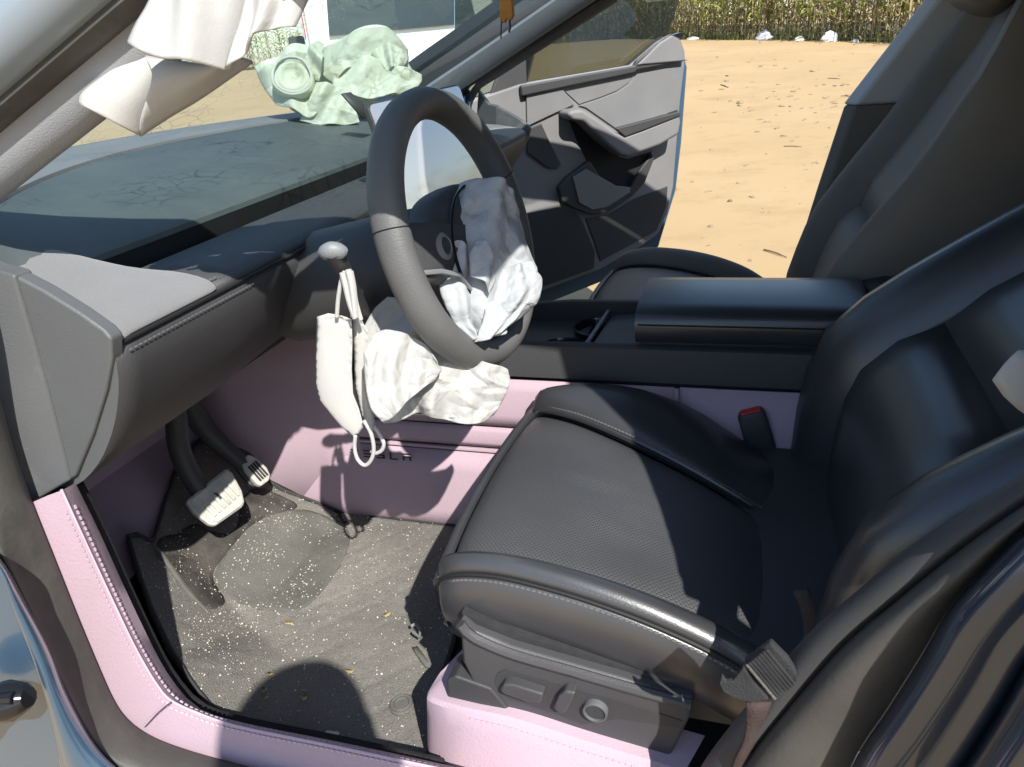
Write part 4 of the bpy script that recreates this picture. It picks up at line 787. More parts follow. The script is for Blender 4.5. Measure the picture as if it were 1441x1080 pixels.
# --- seats
def seat(side, yc, rec, name_lab, cush_lab):
    """side -1 driver (outboard is -y), +1 passenger; rec = polyline of bolster crest (x,z)"""
    o = side; LE = 'leather' if side < 0 else 'leather_bounce_lit'
    def Y(d): return yc+o*d                        # d>0 outboard
    # cushion stations along x: x, crest z, half width, centre z
    xs_ = [.018, .026, .05, .10, .16, .22, .28, .34, .40, .46, .50]
    czo = [.515, .549, .572, .583, .580, .570, .553, .527, .485, .445, .425]      # outboard bolster crest
    czi = [.515, .545, .557, .567, .567, .553, .525, .482, .445, .415, .40]       # inboard bolster crest
    ctr = [.511, .540, .552, .556, .550, .538, .520, .494, .462, .435, .42]
    hw = [.205, .226, .238, .245, .250, .254, .257, .259, .26, .26, .26]
    sm_o = [.197, .207, .205, .203, .202, .202, .202, .202, .202, .202, .202]   # seam of the outboard bolster
    sm_n = [.190, .188, .172, .148, .122, .098, .078, .064, .056, .052, .05]   # the inboard bolster widens to the rear
    n = 40
    def col(f): return cr(np.array([f(i) for i in range(len(xs_))]), n)
    root = M('seat_base', *prism([(.06, Y(-.23), .40), (.06, Y(.235), .40), (.52, Y(.235), .40), (.52, Y(-.23), .40)], (0, 0, .08)), 'trim_black', car)
    root.name = 'driver_seat' if o < 0 else 'passenger_seat'
    root['label'] = name_lab
    # centre panel
    rows = []
    for k in np.linspace(-1, 1, 31):
        rows.append(col(lambda i: (xs_[i]-.010*(1-k*k)*(1 if i < 3 else 0), Y(-(sm_n[i]-.003)+(k+1)/2*(sm_n[i]+sm_o[i]-.006)), ctr[i]-.010*abs(k)**8+.005*(1-k*k)+.010*k*(1 if o > 0 else -1)*0+.0016*noise.noise(Vector((xs_[i]*13, k*2.2, o*3)))+.0012*noise.noise(Vector((xs_[i]*30+k*9, k*4, 7)))-.004*math.exp(-((xs_[i]-.17-.10*k)/.018)**2)*(1 if -.1 < k*-o < .75 else 0))))
    V, F = loft(rows if o > 0 else rows[::-1]); M('seat_cushion', V, F, 'leather_perf', root, solid=.02, label=cush_lab)
    for s in (1, -1):
        czb = czo if s > 0 else czi; sm_i = sm_o if s > 0 else sm_n; prof = []
        for a, b, zo in ((0, 0, -.008), (.05, 0, .002), (.15, 0, .009), (.3, 0, .015), (.5, 0, .018), (.68, 0, .016), (.84, 0, .009), (.95, 0, -.001), (1.0, 0, -.010)):
            prof.append(col(lambda i: (xs_[i]-(.004 if i < 2 else 0), Y(s*(sm_i[i]+(hw[i]-sm_i[i])*a)), (ctr[i]*(1-a)+czb[i]*a)+zo*(1.2 if s < 0 else 1.)+(.0 if i > 0 else -.004))))
        V, F = loft(prof if o*s > 0 else prof[::-1]); M('seat_bolster', V, F, LE, root, solid=.015)
        sd = []
        for da, zz in ((.000, -.012), (.004, -.016), (.008, -.04), (.006, -.065), (.0, -.088), (-.012, -.10)):
            sd.append(col(lambda i: (xs_[i]-(.004 if i < 2 else 0), Y(s*(hw[i]+da)), czb[i]+zz*(1 if i > 1 else .8))))
        V, F = loft(sd if o*s > 0 else sd[::-1]); M('seat_side', V, F, 'leather', root, solid=.012)
        e = col(lambda i: (xs_[i]-(.004 if i < 2 else 0), Y(s*(hw[i]+.001)), czb[i]-.0105)); M('seat_piping', *tube(e, .0022, 6), 'groove_black', root)
        e = col(lambda i: (xs_[i], Y(s*sm_i[i]), ctr[i]-.003)); M('seat_piping', *tube(e, .002, 6), 'groove_black', root)
        stitch('stitching', col(lambda i: (xs_[i], Y(s*(hw[i]+.0035)), czb[i]-.0155))[3:], (0, o*s, .3), root, step=.0062, ln=.0042)
        stitch('stitching', col(lambda i: (xs_[i], Y(s*(hw[i]-.004)), czb[i]-.0025))[3:], (0, o*s*.3, 1), root, step=.0062, ln=.0042)
        stitch('stitching', col(lambda i: (xs_[i], Y(s*(sm_i[i]+.006)), ctr[i]+.0042))[2:], (0, 0, 1), root, step=.0062, ln=.0042)
    # front nose
    nose = []
    for k in np.linspace(-1, 1, 21):
        h0 = .226-(.0); y_ = Y(k*.208); zt_ = .515-.004*abs(k)**4; x0 = .018-.012*(1-k*k)
        nose.append([(x0+.004, y_, zt_+.022), (x0-.002, y_, zt_+.01), (x0-.002, y_, zt_-.03), (x0+.008, y_, zt_-.06), (x0+.03, y_, zt_-.075)])
    V, F = loft(nose if o > 0 else nose[::-1]); M('seat_nose', V, F, 'leather', root, solid=.012)
    # backrest
    base = np.array([(a, 0, b) for a, b in rec]); cl = cr(base, 16); T = np.gradient(cl, axis=0); T /= np.linalg.norm(T, axis=1)[:, None]
    Nn = np.stack([-T[:, 2], np.zeros(len(T)), T[:, 0]], 1)      # towards the front
    wfac = np.interp(np.linspace(0, 1, 16), [0, .15, .6, .8, .92, 1], [.96, 1, 1., .9, .72, .55])
    def bsec(prof): return [[cl[i]+Nn[i]*dn+np.array([0, Y(dy*wfac[i]), 0]) for dy, dn in prof] for i in range(16)]
    full = [(-.245, -.20), (-.262, -.12), (-.262, -.05), (-.252, -.012), (-.235, .0), (-.212, -.006), (-.19, -.026), (-.172, -.054)]
    pr = [tuple(q_) for q_ in cr(np.array([(a_, b_, 0) for a_, b_ in full+[(-.168, -.062)]]), 22)[:, :2]]
    for s in (1, -1):
        P2 = [(-s*a, b) for a, b in pr]; V, F = loft(bsec(P2) if s*o < 0 else [q[::-1] for q in bsec(P2)]); M('backrest_bolster', V, F, LE, root, solid=.01, off=-1)
        M('seat_piping', *tube([cl[i]+Nn[i]*-.056+np.array([0, Y(s*.1725*wfac[i]), 0]) for i in range(2, 16)], .0035, 6), 'groove_black', root)
        M('seat_piping', *tube([cl[i]+Nn[i]*.001+np.array([0, Y(s*.238*wfac[i]), 0]) for i in range(1, 16)], .0016, 6), 'groove_black', root)
        M('seat_piping', *tube([cl[i]+Nn[i]*-.07+np.array([0, Y(s*.2635*wfac[i]), 0]) for i in range(1, 16)], .0022, 6), 'trim_grey' if o > 0 else 'groove_black', root)
        stitch('stitching', [cl[i]+Nn[i]*.0005+np.array([0, Y(s*.231*wfac[i]), 0]) for i in range(2, 15)], (-1, 0, .3), root, step=.0062, ln=.0042, wd=.0008)
    cp = [(-.170, -.064), (-.15, -.056), (-.10, -.054), (0, -.058), (.10, -.054), (.15, -.056), (.170, -.064)]
    sec = bsec(cp); k1 = 7
    for a, b in ((0, k1+1), (k1, 16)):
        q = [list(r) for r in sec[a:b]]
        q[0] = [p-Nn[a]*.012 for p in q[0]]; q[-1] = [p-Nn[b-1]*.012 for p in q[-1]]
        V, F = loft(q if o > 0 else [r[::-1] for r in q]); M('backrest_panel', V, F, LE, root, solid=.02)
    bk = bsec([(-.24, -.19), (-.12, -.22), (0, -.225), (.12, -.22), (.24, -.19)]); V, F = loft(bk); M('backrest_shell', V, F, 'trim_black', root, solid=.01)
    # headrest
    hc = cl[-1]+T[-1]*.06+Nn[-1]*-.06 if o < 0 else np.array([.715, 0, 1.125]); T[-1] = T[-1] if o < 0 else np.array([.5, 0, .866]); Nn[-1] = Nn[-1] if o < 0 else np.array([-.866, 0, .5]); hs = []
    for t_, a_, b_ in ((-.07, .085, .03), (-.06, .105, .045), (-.02, .12, .055), (.04, .12, .055), (.085, .11, .05), (.10, .085, .03)):
        hs.append([hc+T[-1]*t_+Nn[-1]*b_*math.sin(x)+np.array([0, Y(a_*math.cos(x))-0, 0]) for x in np.linspace(0, 2*np.pi, 25)[:-1]])
    M('headrest', *loft(hs, True, False, True), LE, root, sub=1)
    return root
drv = seat(-1, -.38, [(.41, .36), (.425, .46), (.428, .53), (.436, .60), (.452, .66), (.505, .722), (.587, .785), (.667, .842), (.76, .91), (.86, .985), (.96, 1.06)],
           'black leather driver seat with sunlit cushion front', 'perforated black leather seat cushion')
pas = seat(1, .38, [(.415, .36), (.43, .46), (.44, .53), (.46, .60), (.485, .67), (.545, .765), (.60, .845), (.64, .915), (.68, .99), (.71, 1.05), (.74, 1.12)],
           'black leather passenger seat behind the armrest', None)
# driver seat side trim with controls
SY = -.652
tr_o = [(646, 874), (665, 890), (720, 912), (800, 935), (880, 958), (945, 980), (975, 985), (972, 1010), (955, 1045), (935, 1082), (880, 1075), (820, 1058), (760, 1036), (715, 1012), (688, 990), (665, 962), (650, 932)]
M('seat_side_trim', *prism(PU(tr_o, 'y', SY)[::-1], (0, .02, 0)), 'seat_plastic', drv, bev=.005, label='dark grey plastic seat side trim with seat controls')
M('seat_trim_lip', *tube(cr(PU([(648, 878), (665, 896), (720, 920), (800, 943), (880, 966), (972, 992)], 'y', SY-.001), 24), .006, 8), 'seat_plastic', drv)
M('felt_strip', *prism(PU([(650, 862), (700, 885), (800, 915), (900, 945), (965, 962), (965, 985), (880, 962), (800, 940), (720, 915), (660, 892)], 'y', -.640)[::-1], (0, .01, 0)), 'felt_strip', drv)
M('control_recess', *prism(PU([(700, 948), (712, 942), (740, 950), (880, 990), (960, 1015), (955, 1025), (870, 1012), (820, 1020), (790, 1008), (720, 985), (702, 975), (696, 960)], 'y', SY-.0008)[::-1], (0, .004, 0)), 'trim_black', drv)
def knob(o2, d=.012, mat='seat_plastic'): return M('seat_control', *prism(PU(o2, 'y', SY-d)[::-1], (0, d+.002, 0)), mat, drv, bev=.003)
knob([(703, 972), (708, 964), (722, 964), (765, 978), (760, 992), (742, 990), (708, 978)]); knob([(778, 998), (786, 980), (795, 973), (810, 976), (806, 986), (796, 1004), (788, 1006)])
kc = U(838, 1000, 'y', SY-.004)
M('seat_control', *loft([[kc+np.array([r*math.cos(a), d, r*math.sin(a)]) for a in np.linspace(0, 2*np.pi, 29)[:-1]] for r, d in ((.0135, .006), (.0135, -.003), (.0128, -.0045), (.0115, -.0045), (.0108, -.002), (.0108, .0), (.001, .0))], True), 'kick_grey', drv)
M('seat_control', *loft([[kc+np.array([r*math.cos(a), -.002, r*math.sin(a)]) for a in np.linspace(0, 2*np.pi, 29)[:-1]] for r in (.0107, .001)], True), 'trim_black', drv)
M('seat_rail_cap', *prism([U(q[0], q[1], 'y', -.655) for q in ((628, 958), (640, 952), (690, 970), (720, 1005), (690, 996), (630, 982))][::-1], (0, .04, 0)), 'trim_black', drv, bev=.003)
# lilac floor-side block under the seat
lb_o = [(606, 1064), (598, 1010), (600, 985), (612, 960), (632, 940), (645, 937), (652, 945)]
sb = [[U(599, 1000, 'y', -.66), U(604, 980, 'y', -.66), U(700, 1010, 'y', -.66), U(800, 1045, 'y', -.66), U(960, 1090, 'y', -.66)]]
topi = cr([U(640, 937, 'y', -.60), U(618, 950, 'y', -.615), U(606, 968, 'y', -.635), U(601, 985, 'y', -.655), U(640, 1000, 'y', -.665), U(720, 1018, 'y', -.668), U(820, 1050, 'y', -.668), U(960, 1092, 'y', -.668)], 30)
boti = cr([U(640, 985, 'y', -.60), U(612, 1000, 'y', -.615), U(602, 1030, 'y', -.64), U(606, 1066, 'y', -.665), U(640, 1080, 'y', -.69), U(720, 1100, 'y', -.70), U(820, 1130, 'y', -.70), U(960, 1180, 'y', -.70)], 30)
inn = topi+np.array([.02, .05, .006])
blk = M('lilac_seat_base_cover', *loft([inn, topi+np.array([.003, .004, .004]), topi, topi*.7+boti*.3, boti]), 'lilac', car, ang=35, label='lilac leather cover at the foot of the driver seat')
for dz in (.0, -.008): stitch('stitching', (topi+np.array([0, -.003, dz-.004]))[10:], (0, -1, .3), blk, 'lilac_thread', .0068, .0042, .0009)
# seat belt buckle with red button, torn belt and anchor
bk0 = U(1052, 566, 'y', -.145); bk1 = U(1072, 632, 'y', -.145)
bdir = (bk0-bk1)/np.linalg.norm(bk0-bk1); bf = frame(bdir, (0, -1, .3))
bsecs = [[bk1+bdir*t_+bf[1]*a*(1 if abs(math.cos(x)) > 0 else 1)*np.sign(math.cos(x))*abs(math.cos(x))**.45+bf[2]*b*np.sign(math.sin(x))*abs(math.sin(x))**.45 for x in np.linspace(0, 2*np.pi, 25)[:-1]] for t_, a, b in ((-.045, .014, .007), (-.03, .021, .011), (.02, .022, .0125), (.062, .021, .0125), (.068, .018, .010))]
bkl = M('belt_buckle', *loft(bsecs, True, False, True), 'trim_black', car, label='black seat belt buckle with red release button')
M('release_button', *box(bk1+bdir*.068+bf[2]*.0, (.003, .015, .0075), [bdir, bf[1], bf[2]]), 'red_button', bkl, bev=.0015)
# anchor: webbing folded through a ribbed sleeve
ao = PU([(1046, 935), (1085, 905), (1110, 930), (1130, 962), (1095, 988), (1085, 984), (1064, 960)], 'y', -.742)
anc = M('belt_sleeve', *prism(np.array(ao)[::-1], (0, .008, 0)), 'belt', car, bev=.003, label='ribbed grey sleeve of the cut seat belt at the seat side')
a0, a1 = U(1050, 936, 'y', -.745), U(1090, 984, 'y', -.745); b0_ = U(1085, 908, 'y', -.745)
dd = (b0_-a0)/9
for k in range(8):
    p, q = a0+dd*(k+.2), a1+dd*(k+.2); M('rib', *tube(lin([p, q], 6), .0014, 6), 'belt' if k > 0 else 'heel_felt', anc)  # first rib in a paler material stands in for the sunlit edge
tong = [(1046, 940), (1060, 962), (1082, 986), (1060, 990), (1035, 984), (1018, 975), (1012, 962), (1016, 952), (1022, 960), (1032, 958)]
M('belt_end', *prism(np.array(PU(tong, 'y', -.752))[::-1], (0, .004, 0)), 'belt', anc, label='torn grey end of webbing', bev=.001)
M('belt_webbing', *loft(list(zip(*[cr(PU([(1050, 986), (1050, 1010), (1046, 1040), (1032, 1070), (1020, 1110)], 'y', -.748), 12), cr(PU([(1084, 986), (1074, 1012), (1062, 1040), (1052, 1070), (1046, 1110)], 'y', -.744), 12)]))), 'belt_red', anc, solid=.003, label='reddish brown webbing hanging from the sleeve')
M('belt_strap', *loft(list(zip(*[cr(PU([(1118, 830), (1128, 850), (1134, 880), (1132, 905)], 'y', -.66), 10), cr(PU([(1138, 828), (1146, 850), (1148, 885), (1146, 908)], 'y', -.665), 10)]))), 'belt', anc, solid=.004)
# white seat-side airbag corner at the right edge
so_ = [(1396, 535), (1416, 508), (1436, 490), (1470, 500), (1500, 560), (1470, 600), (1436, 580), (1412, 558)]
pillow('seat_side_airbag', [UP(q[0], q[1], np.array([.52, -.62, .86]), (-.2, -1, .2)) for q in so_], (-.2, -1, .2), .012, 'curtain_cloth', drv, 41, (), (), .007, 1., 'pale corner of a burst seat side airbag on the backrest edge', rim=.012, smooth_it=2, excess=.01)

# --- B pillar, rear doors
def bline(l, y, n=30): return cr(PU(l, 'y', y), n)
B0 = [(960, 1160), (1000, 1080), (1075, 985), (1150, 900), (1215, 845), (1270, 800), (1350, 745), (1441, 690), (1560, 610), (1750, 480)]
B1 = [(1020, 1200), (1080, 1090), (1150, 1000), (1225, 915), (1290, 860), (1345, 815), (1400, 765), (1470, 710), (1590, 630), (1790, 500)]
B2 = [(1100, 1230), (1150, 1130), (1215, 1030), (1275, 945), (1330, 880), (1385, 830), (1441, 775), (1510, 725), (1630, 650), (1830, 520)]
B3 = [(1150, 1250), (1192, 1090), (1250, 995), (1300, 915), (1332, 858), (1385, 800), (1441, 744), (1510, 690), (1640, 610), (1850, 470)]
bpi = M('pillar_lower_trim', *loft([bline([(a+12, b+9) for a, b in B0], -.69), bline([(a+2, b+1) for a, b in B0], -.71), bline(B0, -.725), bline([(a*.5+c*.5, b*.5+d*.5) for (a, b), (c, d) in zip(B0, B1)], -.745)]), 'trim_black', car, ang=0, solid=.008)
M('door_seal', *loft([bline([(a*.5+c*.5, b*.5+d*.5) for (a, b), (c, d) in zip(B0, B1)], -.743), bline([(a*.3+c*.7, b*.3+d*.7) for (a, b), (c, d) in zip(B0, B1)], -.765), bline([(a*.7+c*.3, b*.7+d*.3) for (a, b), (c, d) in zip(B1, B3)], -.772), bline([(a*.3+c*.7, b*.3+d*.7) for (a, b), (c, d) in zip(B1, B3)], -.765), bline(B3, -.76)]), 'rubber', car, ang=0, sub=1)
B4 = [(a+62, b+40) for a, b in B3]; B5 = [(a+105, b+62) for a, b in B3]; B6 = [(a+150, b+90) for a, b in B3]; B7 = [(a+300, b+170) for a, b in B3]
M('door_pillar', *loft([bline(B3, -.755), bline([(a+5, b+3) for a, b in B3], -.785), bline([(a+30, b+20) for a, b in B3], -.80), bline(B4, -.805), bline([(a+78, b+46) for a, b in B3], -.80), bline(B5, -.815), bline([(a+118, b+72) for a, b in B3], -.800)]), 'paint_dark', car, ang=0, sub=1)
rd = M('rear_door', *loft([bline([(a+112, b+66) for a, b in B3], -.79), bline([(a+125, b+76) for a, b in B3], -.835), bline(B6, -.86), bline(B7, -.885), bline([(a+600, b+330) for a, b in B3], -.89)]), 'paint_dark', car, ang=0, sub=1)
# upper B pillars and rear window frames both sides (built in car space)
for sg in (-1, 1):
    bx = [(.50, .84), (.51, .86), (.515, .88), (.53, .92), (.55, 1.0), (.595, 1.2), (.66, 1.33)] if sg < 0 else [(.435, .42), (.447, .50), (.49, .70), (.533, .886), (.60, .99), (.663, 1.088), (.72, 1.2), (.77, 1.33)]
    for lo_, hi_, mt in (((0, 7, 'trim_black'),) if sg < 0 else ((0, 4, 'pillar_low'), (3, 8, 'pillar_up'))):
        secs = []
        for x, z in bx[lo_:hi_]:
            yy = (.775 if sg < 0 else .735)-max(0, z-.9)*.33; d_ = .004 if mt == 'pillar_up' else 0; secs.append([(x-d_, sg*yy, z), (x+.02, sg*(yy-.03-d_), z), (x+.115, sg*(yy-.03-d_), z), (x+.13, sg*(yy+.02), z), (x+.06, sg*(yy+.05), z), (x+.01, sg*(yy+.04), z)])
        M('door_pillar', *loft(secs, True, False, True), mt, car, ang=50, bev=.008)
    M('rear_door_panel', *loft([[(x0+(.16 if sg > 0 else .06), sg*.72, z), (x0+.5, sg*.73, z), (1.5, sg*.72, z)] for x0, z in ((.50, .30), (.46, .50), (.49, .75), (.52, .93), (.53, .955))]), 'trim_black', car, solid=.06)
    M('rear_window', *loft([[(x, sg*yy, z) for x in np.linspace(x0, x1, 5)] for x0, x1, yy, z in ((.60, 1.55, .735, .955), (.68, 1.6, .68, 1.12), (.76, 1.5, .60, 1.31))]), 'side_glass', car)
    M('sill_step', *box((.35, sg*.80, .30), (1.0, .055, .06)) if sg > 0 else box((.9, sg*.80, .26), (.35, .06, .08)), 'paint_dark', car, bev=.015)
# passenger sill and seal round the passenger opening
M('passenger_sill_cover', *box((.0, .715, .345), (.42, .03, .05)), 'trim_grey', car, bev=.01)
psl = cr(np.array([(-.36, .70, .60), (-.40, .705, .80), (-.42, .71, .90), (-.385, .715, .985), (-.30, .71, 1.03), (0, .675, 1.165)]), 30)
M('door_seal', *tube(psl, .014, 8), 'rubber', car)
M('door_seal', *tube(psl+np.array([.02, .035, -.01]), .010, 8), 'trim_grey', car)
M('passenger_door_post', *loft([[(-.36+.0*k, .70, z), (-.40, .78, z), (-.52, .86, z), (-.72, .88, z)] for k, z in enumerate(np.linspace(.28, .98, 8))]), 'paint_dark', car, solid=.01)

# --- passenger door, standing open beyond the dash
HP = np.array([-.64, .815, .7]); FE = np.array([.11, 1.40, .7]); de = FE-HP; DLEN = np.linalg.norm(de); de /= DLEN
dn = np.array([de[1], -de[0], 0.])                     # towards the cabin / camera
def D(px, py, off=0.): return UP(px, py, HP+dn*off, dn)
def DP(l, off=0.): return [D(a, b, off) for a, b in l]
def dpanel(name, l, off, thick, mat, parent, bev=.006, label=None):
    P = np.array(DP(l, off)); c = P.mean(0)
    nrm = sum(np.cross(P[i]-c, P[(i+1) % len(P)]-c) for i in range(len(P)))
    if np.dot(nrm, dn) < 0: P = P[::-1]
    V, F = prism(P, -dn*thick); return M(name, V, [F[0]]+F[1:], mat, parent, label, bev=bev)
door = dpanel('passenger_door', [(640, 150), (732, 119), (893, 92), (930, 60), (946, 50), (957, 56), (963, 70), (964, 90), (958, 140), (953, 200), (948, 262), (940, 300), (926, 330), (905, 345), (845, 380), (740, 418), (640, 455)], 0, .07, 'trim_grey', car, label='open passenger door with grey and black inner panel')
M('door_shell', *prism(np.array(DP([(640, 160), (742, 126), (890, 98), (950, 58), (962, 75), (968, 95), (960, 200), (952, 268), (930, 340), (928, 348), (900, 362), (845, 398), (740, 440), (640, 475)], -.075))[::-1], -dn*.075), 'paint_blue', door, bev=.008)
dpanel('door_upper_trim', [(733, 121), (810, 107), (893, 93), (896, 86), (925, 62), (945, 48), (957, 54), (964, 72), (965, 86), (897, 99), (893, 103), (800, 122), (735, 136)], .022, .02, 'trim_black', door, .005)
dpanel('door_upper_trim', [(897, 92), (930, 60), (946, 50), (957, 56), (964, 72), (965, 86)], .028, .02, 'trim_grey', door, .005)
dpanel('door_insert', [(741, 130), (785, 124), (792, 126), (809, 147), (780, 160), (742, 178)], .010, .006, 'dash_fabric', door, .002, 'brownish grey insert panel at the door front')
dpanel('door_fabric_panel', [(742, 124), (800, 114), (893, 99), (894, 104), (885, 116), (868, 128), (845, 137), (815, 147), (790, 124), (783, 121)], .004, .004, 'dash_fabric', door, .001)
dpanel('door_fabric_panel', [(815, 149), (845, 139), (870, 130), (888, 118), (897, 104), (963, 92), (955, 155), (868, 182), (825, 152)], .006, .006, 'dash_fabric', door, .002)
dpanel('speaker_panel', [(742, 182), (762, 174), (772, 196), (790, 232), (783, 238), (770, 236), (742, 215)], .008, .006, 'trim_black', door, .003)
# armrest with pull handle
arm_o = [(798, 161), (806, 155), (820, 154), (845, 170), (868, 186), (880, 191), (905, 182), (957, 160), (959, 172), (956, 190), (930, 205), (884, 222), (873, 219), (850, 200), (822, 172), (806, 170)]
dar = dpanel('door_armrest', arm_o, .075, .09, 'trim_grey', door, .012, 'grey door armrest with pull handle')
dpanel('armrest_pad', [(866, 181), (957, 157), (959, 163), (905, 184), (880, 193)], .080, .02, 'trim_black', door, .004)
dpanel('handle_recess', [(800, 168), (822, 174), (850, 203), (872, 221), (884, 224), (918, 213), (905, 245), (890, 270), (868, 262), (845, 248), (826, 226), (815, 205)], .003, .006, 'groove_black', door, .002)
dpanel('door_pocket', [(786, 265), (798, 250), (830, 226), (845, 248), (868, 262), (888, 264), (900, 240), (918, 216), (922, 222), (908, 258), (890, 277), (855, 300), (832, 303), (808, 294), (792, 286)], .02, .025, 'trim_black', door, .006)
dpanel('speaker_grille', [(806, 250), (825, 238), (846, 250), (868, 262), (888, 264), (886, 272), (855, 292), (834, 296), (815, 286)], .024, .006, 'trim_grey', door, .003)
dpanel('door_lower_shade_sheet', [(742, 300), (785, 292), (812, 300), (820, 310), (838, 355), (836, 378), (742, 412)], .006, .006, 'trim_black', door, .004)  # black on both lower sheets stands in for shade on the door
dpanel('door_lower_shade_sheet', [(824, 308), (858, 302), (893, 280), (940, 262), (938, 292), (924, 325), (845, 368), (836, 340)], .004, .005, 'trim_black', door, .003)
gl_ = DP([(640, 150), (737, 128), (810, 112), (893, 99), (925, 70), (939, 54), (962, -20), (985, -90), (900, -190), (640, -60)], -.035)
M('door_window', *prism(np.array(gl_)[::-1], -dn*.004), 'side_glass', door, label='tinted door window raised in the open passenger door')
M('window_clip', *prism(np.array(DP([(938, 52), (958, 46), (964, 48), (958, 54)], -.02))[::-1], -dn*.02), 'trim_gloss', door)
mir = pillow('side_mirror', [D(q[0], q[1], -.10) for q in ((712, 118), (718, 80), (728, 58), (748, 52), (752, 80), (742, 116))], dn, .03, 'trim_gloss', door, 51, (), (), .012, 1.5, rim=.05, smooth_it=2, excess=0)
dpanel('door_quarter_trim', [(690, 135), (718, 60), (739, 40), (742, 118), (735, 128)], -.01, .02, 'trim_black', door, .004)

# ================================================================== loose things in the cabin
def mask(outl, y, seed, label):
    t_ = thing('face_mask', label, 'face mask', tuple(np.mean(PU(outl, 'y', y), 0)))
    loc = Matrix.Translation(-Vector(t_.location)); nM = np.array([.25, -.95, .1])
    b = pillow('mask_panel', PU(outl, 'y', y), nM, .004, 'mask_cloth', t_, seed, (.06,), (.004,), .004, .6, rim=.004, smooth_it=0, fold=(.0025, 60, .08), excess=.035, exang=.05, stiff=.2); b.matrix_parent_inverse = loc
    return t_, loc
m1, l1 = mask([(446, 446), (462, 441), (480, 444), (495, 449), (496, 480), (495, 520), (497, 555), (505, 575), (512, 600), (500, 618), (488, 608), (470, 590), (452, 565), (444, 540), (444, 500), (445, 470)], -.52, 61, 'white face mask hanging nearer the door, loop over the stalk')
m2, l2 = mask([(496, 440), (506, 446), (512, 456), (520, 470), (516, 500), (513, 530), (518, 560), (526, 585), (530, 605), (522, 612), (512, 600), (505, 572), (499, 545), (498, 500), (497, 470)], -.505, 62, 'white face mask folded narrow beside the drooping airbag')
def loop(pts, y, par, loc, r=.0024, sq=1.6):
    o = M('ear_loop', *tube(cr(PU(pts, 'y', y), 36), r, 8), 'mask_cloth', par); o.matrix_parent_inverse = loc
loop([(474, 446), (476, 420), (480, 396), (484, 384), (490, 398), (494, 420), (496, 446)], -.524, m1, l1); loop([(482, 384), (486, 400), (492, 425), (500, 448)], -.53, m1, l1, .0034)
loop([(490, 380), (494, 396), (497, 415), (500, 446)], -.53, m2, l2, .0036); loop([(494, 382), (498, 402), (501, 425), (508, 450)], -.52, m2, l2, .0026)
loop([(500, 614), (499, 630), (503, 646), (513, 655), (522, 648), (526, 632), (522, 610), (512, 592)], -.525, m1, l1); loop([(526, 600), (534, 612), (540, 624), (537, 634), (528, 638), (522, 634)], -.515, m2, l2)
# orange charm that hangs from the mirror
cy = .05
ch = thing('hanging_charm', 'orange and brown charm hanging from a cord before the far windscreen pillar', 'charm', tuple(U(712, 20, 'y', cy)))
lc = Matrix.Translation(-Vector(ch.location))
o = M('charm_body', *prism(np.array(PU([(704, -6), (720, -6), (722, 22), (718, 30), (713, 26), (709, 33), (703, 31), (703, 12)], 'y', cy))[::-1], (0, .012, 0)), 'tag_orange', ch, bev=.002); o.matrix_parent_inverse = lc
o = M('charm_cord', *tube(cr(PU([(712, -6), (712, -60), (705, -120)], 'y', cy), 8), .0015, 6), 'trim_black', ch); o.matrix_parent_inverse = lc
o = M('charm_tassel', *join(tube(PU([(706, 30), (705, 42), (705, 55)], 'y', cy), .0012, 5), tube(PU([(717, 28), (718, 40), (716, 46)], 'y', cy), .0018, 5)), 'trim_black', ch); o.matrix_parent_inverse = lc

# ================================================================== outside: white van, field, litter
van = thing('van', 'white van with dark side window and red tail light parked beyond the windscreen', 'van', (-4.05, 7.85, 0))
VX = np.array([.52, -.854, 0]); VY = np.array([.854, .52, 0]); VO = np.array([-4.05, 7.85, .05])
def vp(a, b, c): return VO+VX*a+VY*b+np.array([0, 0, c])
def vput(o): o.matrix_parent_inverse = Matrix.Translation((4.05, -7.85, 0)); return o
prof = [(-2.2, .35), (-2.25, .75), (-2.0, 1.0), (-1.3, 1.15), (-.7, 1.75), (-.3, 1.88), (1.9, 1.9), (2.15, 1.75), (2.25, 1.1), (2.25, .4)]
bprof = cr(np.array([(a, 0, b) for a, b in prof]), 40)
vput(M('van_body', *loft([[vp(p[0]*k, y, .33+(p[2]-.33)*k2) for p in bprof] for y, k, k2 in ((-.9, .985, .96), (-.88, 1, 1), (0, 1, 1.012), (.88, 1, 1), (.9, .985, .96))]), 'white_paint', van, solid=.02))
